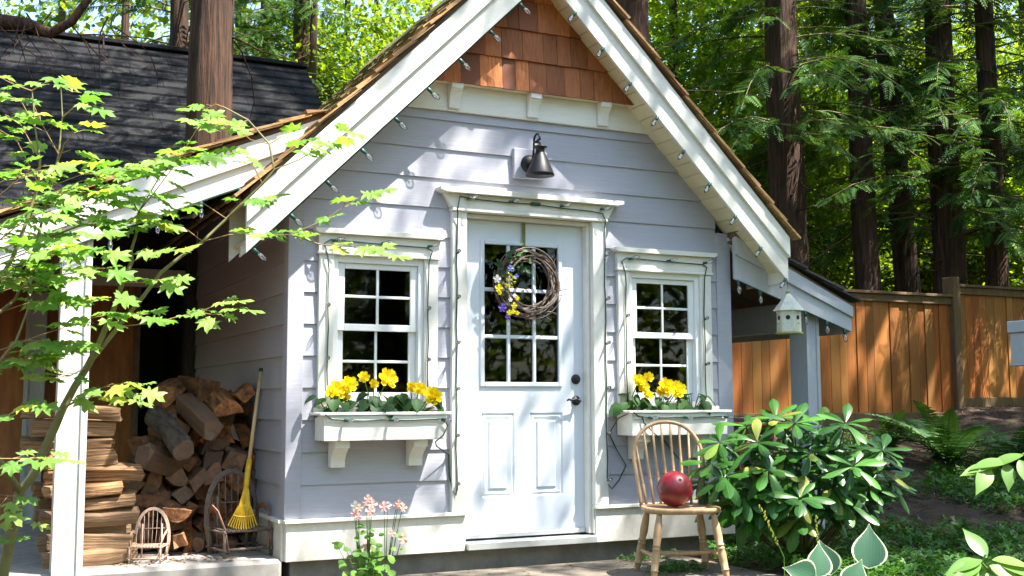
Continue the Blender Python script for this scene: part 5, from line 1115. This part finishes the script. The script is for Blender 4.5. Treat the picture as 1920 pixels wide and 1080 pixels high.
# ------------------------------------------------------------ rhododendron
RL = leaf_mesh('leaf', [.012, .045, .08, .115, .145, .165, .165, .125, .02], MT['rhodoleaf'], -.2, .26)
rp = atD(1505, 1020, 7.55); rp.z = ground_z(rp.x, rp.y)
rh = empty('rhododendron', tuple(rp), 'glossy dark green rhododendron bush beside the wooden chair', 'shrub'); rr = random.Random(13); st = MB(); fx = Vector((math.cos(YAW), -math.sin(YAW), 0)); fy = Vector((math.sin(YAW), math.cos(YAW), 0))
whorls = [(1125-1120+1500, 790, 7.2)]
heads = [(1455, 785, 7.3), (1400, 800, 7.35), (1350, 830, 7.2), (1335, 870, 7.1), (1360, 895, 7.0), (1420, 830, 7.1), (1490, 795, 7.2), (1540, 800, 7.3), (1585, 795, 7.15), (1655, 845, 7.2), (1640, 850, 7.35), (1600, 875, 7.0), (1575, 870, 7.1), (1500, 935, 6.9), (1440, 880, 7.0), (1520, 850, 7.1), (1470, 850, 7.2), (1395, 930, 7.05), (1430, 940, 7.1), (1365, 945, 7.15), (1560, 915, 7.1), (1630, 915, 7.2), (1590, 945, 7.15), (1475, 905, 7.1), (1540, 890, 7.2), (1330, 905, 7.2), (1670, 905, 7.4), (1500, 880, 7.3), (1410, 870, 7.3), (1620, 890, 7.5), (1450, 960, 7.2), (1550, 955, 7.3), (1400, 965, 7.15), (1500, 970, 7.1), (1345, 930, 7.25), (1610, 930, 7.3), (1450, 925, 7.0), (1530, 830, 7.4), (1420, 905, 7.2), (1380, 850, 7.4), (1560, 840, 7.4), (1650, 880, 7.3)]
for px, py, d in heads:
    c = atD(px, py, d); outw = (c-(rp+Vector((0, 0, .35)))); ax = (outw.normalized()*.6+Vector((0, 0, .75))-fy*.25).normalized()
    k = rr.randrange(11, 16); u = ax.orthogonal().normalized(); v = ax.cross(u)
    st.tube([rp+Vector((rr.uniform(-.08, .08), rr.uniform(-.06, .06), 0)), rp*.55+c*.45+Vector((0, 0, -.06)), c-ax*.05, c], [.009, .007, .005, .004], 5, False)
    for i in range(k):
        a = 6.283*i/k+rr.uniform(-.25, .25); lay = i % 3; el = (.55, .15, -.45)[lay]+rr.uniform(-.2, .2); dv = (u*math.cos(a)+v*math.sin(a))*math.cos(el)+ax*math.sin(el); dv.z -= .12
        nd = ax*math.cos(el)-(u*math.cos(a)+v*math.sin(a))*math.sin(el)+Vector((0, 0, .25)); obj('leaf', RL, None, rh, orient(c+dv*.012, nd, dv, rr.uniform(.13, .215)))
st.build('stem', MT['twig'], rh)
# ------------------------------------------------------------ hosta, with cream-edged leaves
HL = leaf_mesh('leaf', [.03, .25, .35, .39, .39, .35, .285, .20, .115, .045, .004], MT['hostaleaf'], .26, .10)
hp = atD(1600, 1090, 5.0); hp.z = ground_z(hp.x, hp.y); ho = empty('hosta', tuple(hp), 'hosta with blue green leaves edged in cream at the front of the bed', 'plant'); st = MB()
for b_x, b_y, tpx, tpy, dep, ti in ((1628, 1066, 1634, 980, 5.0, -.1), (1532, 1082, 1545, 1015, 5.0, .3), (1558, 1078, 1540, 1018, 5.06, -.2), (1530, 1088, 1452, 1072, 4.95, .6), (1590, 1110, 1600, 1085, 4.9, 0), (1650, 1120, 1700, 1085, 5.0, .2), (1560, 1125, 1500, 1092, 4.85, .3)):
    b, t_ = atD(b_x, b_y, dep), atD(tpx, tpy, dep+.03); d = t_-b; nd = -fy*1.0+Vector((0, 0, .25))+fx*ti
    obj('leaf', HL, None, ho, orient(b, nd, d, max(d.length, .16))); st.tube([hp, (hp+b)/2+Vector((0, 0, -.02)), b], [.006, .005, .004], 6, False)
st.build('stem', MT['columbineleaf'], ho)
# ------------------------------------------------------------ arching plants with broad pale leaves at the right edge
SL = leaf_mesh('leaf', [.01, .12, .19, .225, .23, .21, .17, .11, .05, .004], MT['sealleaf'], .14, .22)
def arching(basepx, path, label, side):
    b = atD(*basepx); b.z = ground_z(b.x, b.y); t = empty('arching_lily', tuple(b), label, 'plant', 'broad-leaved arching plants'); P = [b]+poly3(path); MB().tube(P, [.006]+[.0045-.0005*min(i, 6) for i in range(len(P)-1)], 6, False).build('stem', MT['sealleaf'], t)
    for px, py, d, dx, dy, s, nz in side:
        p = atD(px, py, d); obj('leaf', SL, None, t, orient(p, -fy*nz+Vector((0, 0, 1-nz*.6))+fx*rr.uniform(-.2, .2), fx*dx+Vector((0, 0, -dy))-fy*.15, s))
arching((2010, 1300, 3.9), [(2000, 1000, 3.85), (1985, 860, 3.8), (1940, 838, 3.78), (1895, 866, 3.78), (1850, 880, 3.78)], 'arching plant with broad pale leaves lit against the fern bed',
    [(1893, 866, 3.78, -.9, -.12, .14, .3), (1920, 852, 3.78, -.85, -.25, .14, .25), (1888, 868, 3.77, -.15, .9, .10, .75), (1910, 862, 3.76, .25, .9, .11, .75), (1862, 874, 3.78, -.9, .05, .115, .3), (1855, 876, 3.77, -.5, .75, .12, .7), (1940, 842, 3.78, .8, .3, .13, .3), (1935, 850, 3.76, .35, .9, .11, .7), (1845, 882, 3.78, -.95, .28, .09, .4)])
arching((1930, 1300, 3.6), [(1900, 1120, 3.6), (1840, 1055, 3.55), (1848, 1040, 3.55)], 'arching plant with a fan of pale ribbed leaves at the bed front',
    [(1850, 1046, 3.55, -.25, -.95, .12, .8), (1842, 1050, 3.55, -.95, .12, .13, .35), (1840, 1058, 3.54, -.9, .4, .15, .4), (1860, 1050, 3.55, .9, .0, .13, .3), (1868, 1056, 3.54, .95, .35, .15, .4), (1855, 1060, 3.53, .6, .7, .12, .5), (1835, 1072, 3.52, -.8, .5, .13, .5), (1850, 1075, 3.52, .2, .9, .13, .6)])
# ------------------------------------------------------------ sword ferns
def frond_mesh(seed):
    rr = random.Random(seed); m = MB(); n = 26; pts = []
    for i in range(n+1): t = i/n; pts.append(Vector((t, 0, .55*t-.62*t*t)))
    m.tube([tuple(p) for p in pts], [.006*(1-.7*i/n) for i in range(n+1)], 4, False)
    for i in range(2, n):
        t = i/n; ln = .17*math.sin(math.pi*min(1, .18+t*.84))**.8
        for s in (-1, 1):
            b = pts[i]; d = Vector((.30, s, -.12+rr.uniform(-.12, .12))).normalized(); m.add([b-Vector((.012, 0, 0)), b+d*ln*.5+Vector((-.017, 0, .006)), b+d*ln, b+d*ln*.5+Vector((.017, 0, .006)), b+Vector((.012, 0, 0))], [(0, 1, 2, 3, 4)])
    return m.mesh('frond', MT['fernleaf'])
FRD = [frond_mesh(i) for i in range(3)]
def fern(px, py, d, nf, s, label, seed):
    p = atD(px, py, d); p.z = ground_z(p.x, p.y); t = empty('sword_fern', tuple(p), label, 'fern', 'sword ferns'); rr = random.Random(seed)
    for k in range(nf):
        a = 6.283*k/nf+rr.uniform(-.2, .2); e = rr.uniform(.1, .9); dv = Vector((math.cos(a)*math.cos(e), math.sin(a)*math.cos(e), math.sin(e))); nd = Vector((-math.cos(a)*math.sin(e), -math.sin(a)*math.sin(e), math.cos(e)))
        obj('frond', FRD[rr.randrange(3)], None, t, orient(p+Vector((0, 0, .02)), nd, dv, s*rr.uniform(.7, 1.15)))
fern(1775, 835, 11.3, 22, .85, 'large dark green sword fern growing before the taller fence post', 1)
fern(1905, 840, 11.6, 16, .70, 'sword fern below the white hanging box', 2)
fern(1668, 838, 11.8, 12, .6, 'smaller sword fern half hidden behind the rhododendron', 3)
fern(30, 985, 4.1, 9, .42, 'light green fern at the foot of the vine maple', 4)
# ------------------------------------------------------------ columbine before the base board
cp = atD(692, 1095, 5.95); cp.z = .02; cb = empty('columbine', tuple(cp), 'pink flowering columbine with lime green leaves before the base board', 'plant'); rr = random.Random(3); st = MB()
CL = leaf_mesh('leaf', [.02, .2, .34, .42, .46, .40, .44, .30, .1], MT['columbineleaf'], .15, .2)
for k in range(62):
    px, py = 692+rr.gauss(0, 26), 1062+rr.gauss(0, 20)-abs(rr.gauss(0, 6)); p = atD(px, py, 5.95+rr.uniform(-.12, .12)); a = rr.uniform(0, 6.28)
    obj('leaf', CL, None, cb, orient(p, (rr.gauss(0, .4)-.1, -.6+rr.gauss(0, .3), 1), (math.cos(a), math.sin(a), rr.uniform(-.3, .2)), rr.uniform(.035, .06))); st.tube([cp, p], [.0025, .0015], 4, False)
for px, py, bx_ in ((666, 948, 672), (674, 952, 672), (690, 935, 690), (672, 968, 674), (664, 962, 671), (694, 958, 692), (727, 948, 724), (744, 948, 728), (756, 952, 734), (720, 950, 722), (735, 1000, 730), (756, 1010, 742), (688, 1025, 690), (686, 942, 690), (748, 944, 730), (698, 946, 692)):
    p = atD(px, py, 5.93+rr.uniform(-.05, .05)); b = atD(bx_, 1050, 5.95); st.tube([b, b*.4+p*.6+Vector((0, 0, .02)), p+Vector((0, 0, .015)), p], [.0026, .002, .0014, .001], 5, False)
    petals(cb, p, rr.uniform(.017, .028), 'pinkpetal' if rr.random() < .75 else 'whitepetal', 5, 'flower')
    if rr.random() < .7: a = rr.uniform(0, 6.28); q = b*.5+p*.5; obj('leaf', CL, None, cb, orient(q, (0, -.5, 1), (math.cos(a), -.3, math.sin(a)*.3), .035))
st.build('stem', MT['columbineleaf'], cb)
# ------------------------------------------------------------ budded stalks by the rhododendron
for (b, t_), lab in ((((1470, 1045, 6.4), (1425, 948, 6.5)), 'leaning stalk of yellow buds before the rhododendron'), (((1535, 1050, 6.5), (1530, 968, 6.55)), 'upright stalk of yellow buds under the rhododendron')):
    P0, P1 = atD(*b), atD(*t_); g0 = Vector((P0.x, P0.y, ground_z(P0.x, P0.y))); t = empty('budded_stalk', tuple(g0), lab, 'flower', 'budded stalks'); MB().tube([g0, P0, (P0+P1)/2+Vector((0, 0, .01)), P1], [.003, .0025, .002, .001], 5, False).build('stem', MT['columbineleaf'], t)
    m = MB()
    for k in range(26): q = P0+(P1-P0)*(.25+.75*k/25)+Vector((rr.uniform(-.009, .009), rr.uniform(-.009, .009), 0)); m.sphere(q, (.005, .005, .007), 5, 4)
    m.build('bud', MT['limepetal'], t)
# ------------------------------------------------------------ ground cover, litter, weeds
def scatter(name, label, cat, n, area_, size, mat, seed, dens, tilt=.45, zo=(.01, .08), tm=None):
    rg = np.random.default_rng(seed); P = []
    while len(P) < n:
        x, y = rg.uniform(area_[0], area_[1]), rg.uniform(area_[2], area_[3])
        if rg.uniform() < dens(x, y): P.append((x, y, ground_z(x, y)+rg.uniform(*zo)))
    P = np.array(P, np.float32); tm = kite() if tm is None else tm; V = place(tm, rotmats(n, tilt, rg), rg.uniform(size[0], size[1], n).astype(np.float32), P)
    k = len(tm); return tag(obj(name, np_mesh(name, V, np.arange(len(V), dtype=np.int32).reshape(-1, 4), MT[mat], np.repeat(rg.uniform(0, 1, n), k))), label, cat, kind='stuff')
def pn(x, y, f, s=0): return .5+.5*math.sin(x*f+1.3*math.sin(y*f*.7+s)+s)*math.sin(y*f*1.1+1.1*math.sin(x*f*.8)+2*s)
inhouse = lambda x, y: (-1.6 < x < HW+.1 and -.1 < y < 3.2) or (-.3 < x < 2.8 and -1.65 < y < 0)
TRI = np.concatenate([np.array([[0, 0, 0], [.35, .24, .05], [.9, .12, 0], [.5, -.05, .03]], np.float32), np.array([[0, 0, 0], [.5, .05, .03], [.9, -.12, 0], [.35, -.24, .05]], np.float32), np.array([[0, 0, 0], [-.1, .35, .04], [.15, .85, 0], [.25, .35, .04]], np.float32), np.array([[0, 0, 0], [.25, -.35, .04], [.15, -.85, 0], [-.1, -.35, .04]], np.float32)])
scatter('ground_cover', 'low bright green ground cover in the garden bed', 'ground cover', 36000, (1.6, 9.0, -3.6, 3.0), (.025, .06), 'cover', 5, lambda x, y: 0 if inhouse(x, y) else sstep(.36, .7, pn(x, y, 1.9, .4)+.5*sstep(.6, -1.6, y)), .5, (.005, .11), TRI)
scatter('weed', 'small weeds along the foundation and path', 'weeds', 500, (2.0, 3.3, -.75, -.05), (.015, .035), 'cover', 6, lambda x, y: sstep(.55, .85, pn(x, y, 5, 1.0)), .5, (.02, .06), TRI)
scatter('mulch_litter', 'brown bark mulch and fallen twigs over the garden bed', 'mulch', 26000, (2.2, 13, -3.0, 4.1), (.02, .065), 'mulch', 7, lambda x, y: 0 if inhouse(x, y) else 1, .25, (.003, .014), np.array([[-.5, -.08, 0], [.5, -.06, .05], [.5, .06, .06], [-.5, .08, .02]], np.float32))
rr = random.Random(44); m = MB()
for _ in range(260):                       # needles and leaf bits blown onto the path
    x, y = rr.uniform(-.2, 2.7), rr.uniform(-1.5, -.06); a = rr.uniform(0, 3.14); l, w_ = rr.uniform(.006, .028), rr.uniform(.002, .006)
    m.add([(x+math.cos(a)*l, y+math.sin(a)*l, .026), (x-math.sin(a)*w_, y+math.cos(a)*w_, .029), (x-math.cos(a)*l, y-math.sin(a)*l, .025), (x+math.sin(a)*w_, y-math.cos(a)*w_, .027)], [(0, 1, 2, 3)])
tag(m.build('leaf_litter', MT['mulch']), 'dry needles and leaf bits scattered on the path', 'litter', kind='stuff')
scatter('white_speck', 'tiny white flowers dotting the ground cover', 'flowers', 60, (1.8, 6, -3, 1), (.012, .02), 'whitepetal', 8, lambda x, y: 0 if inhouse(x, y) else 1, .3, (.08, .13))
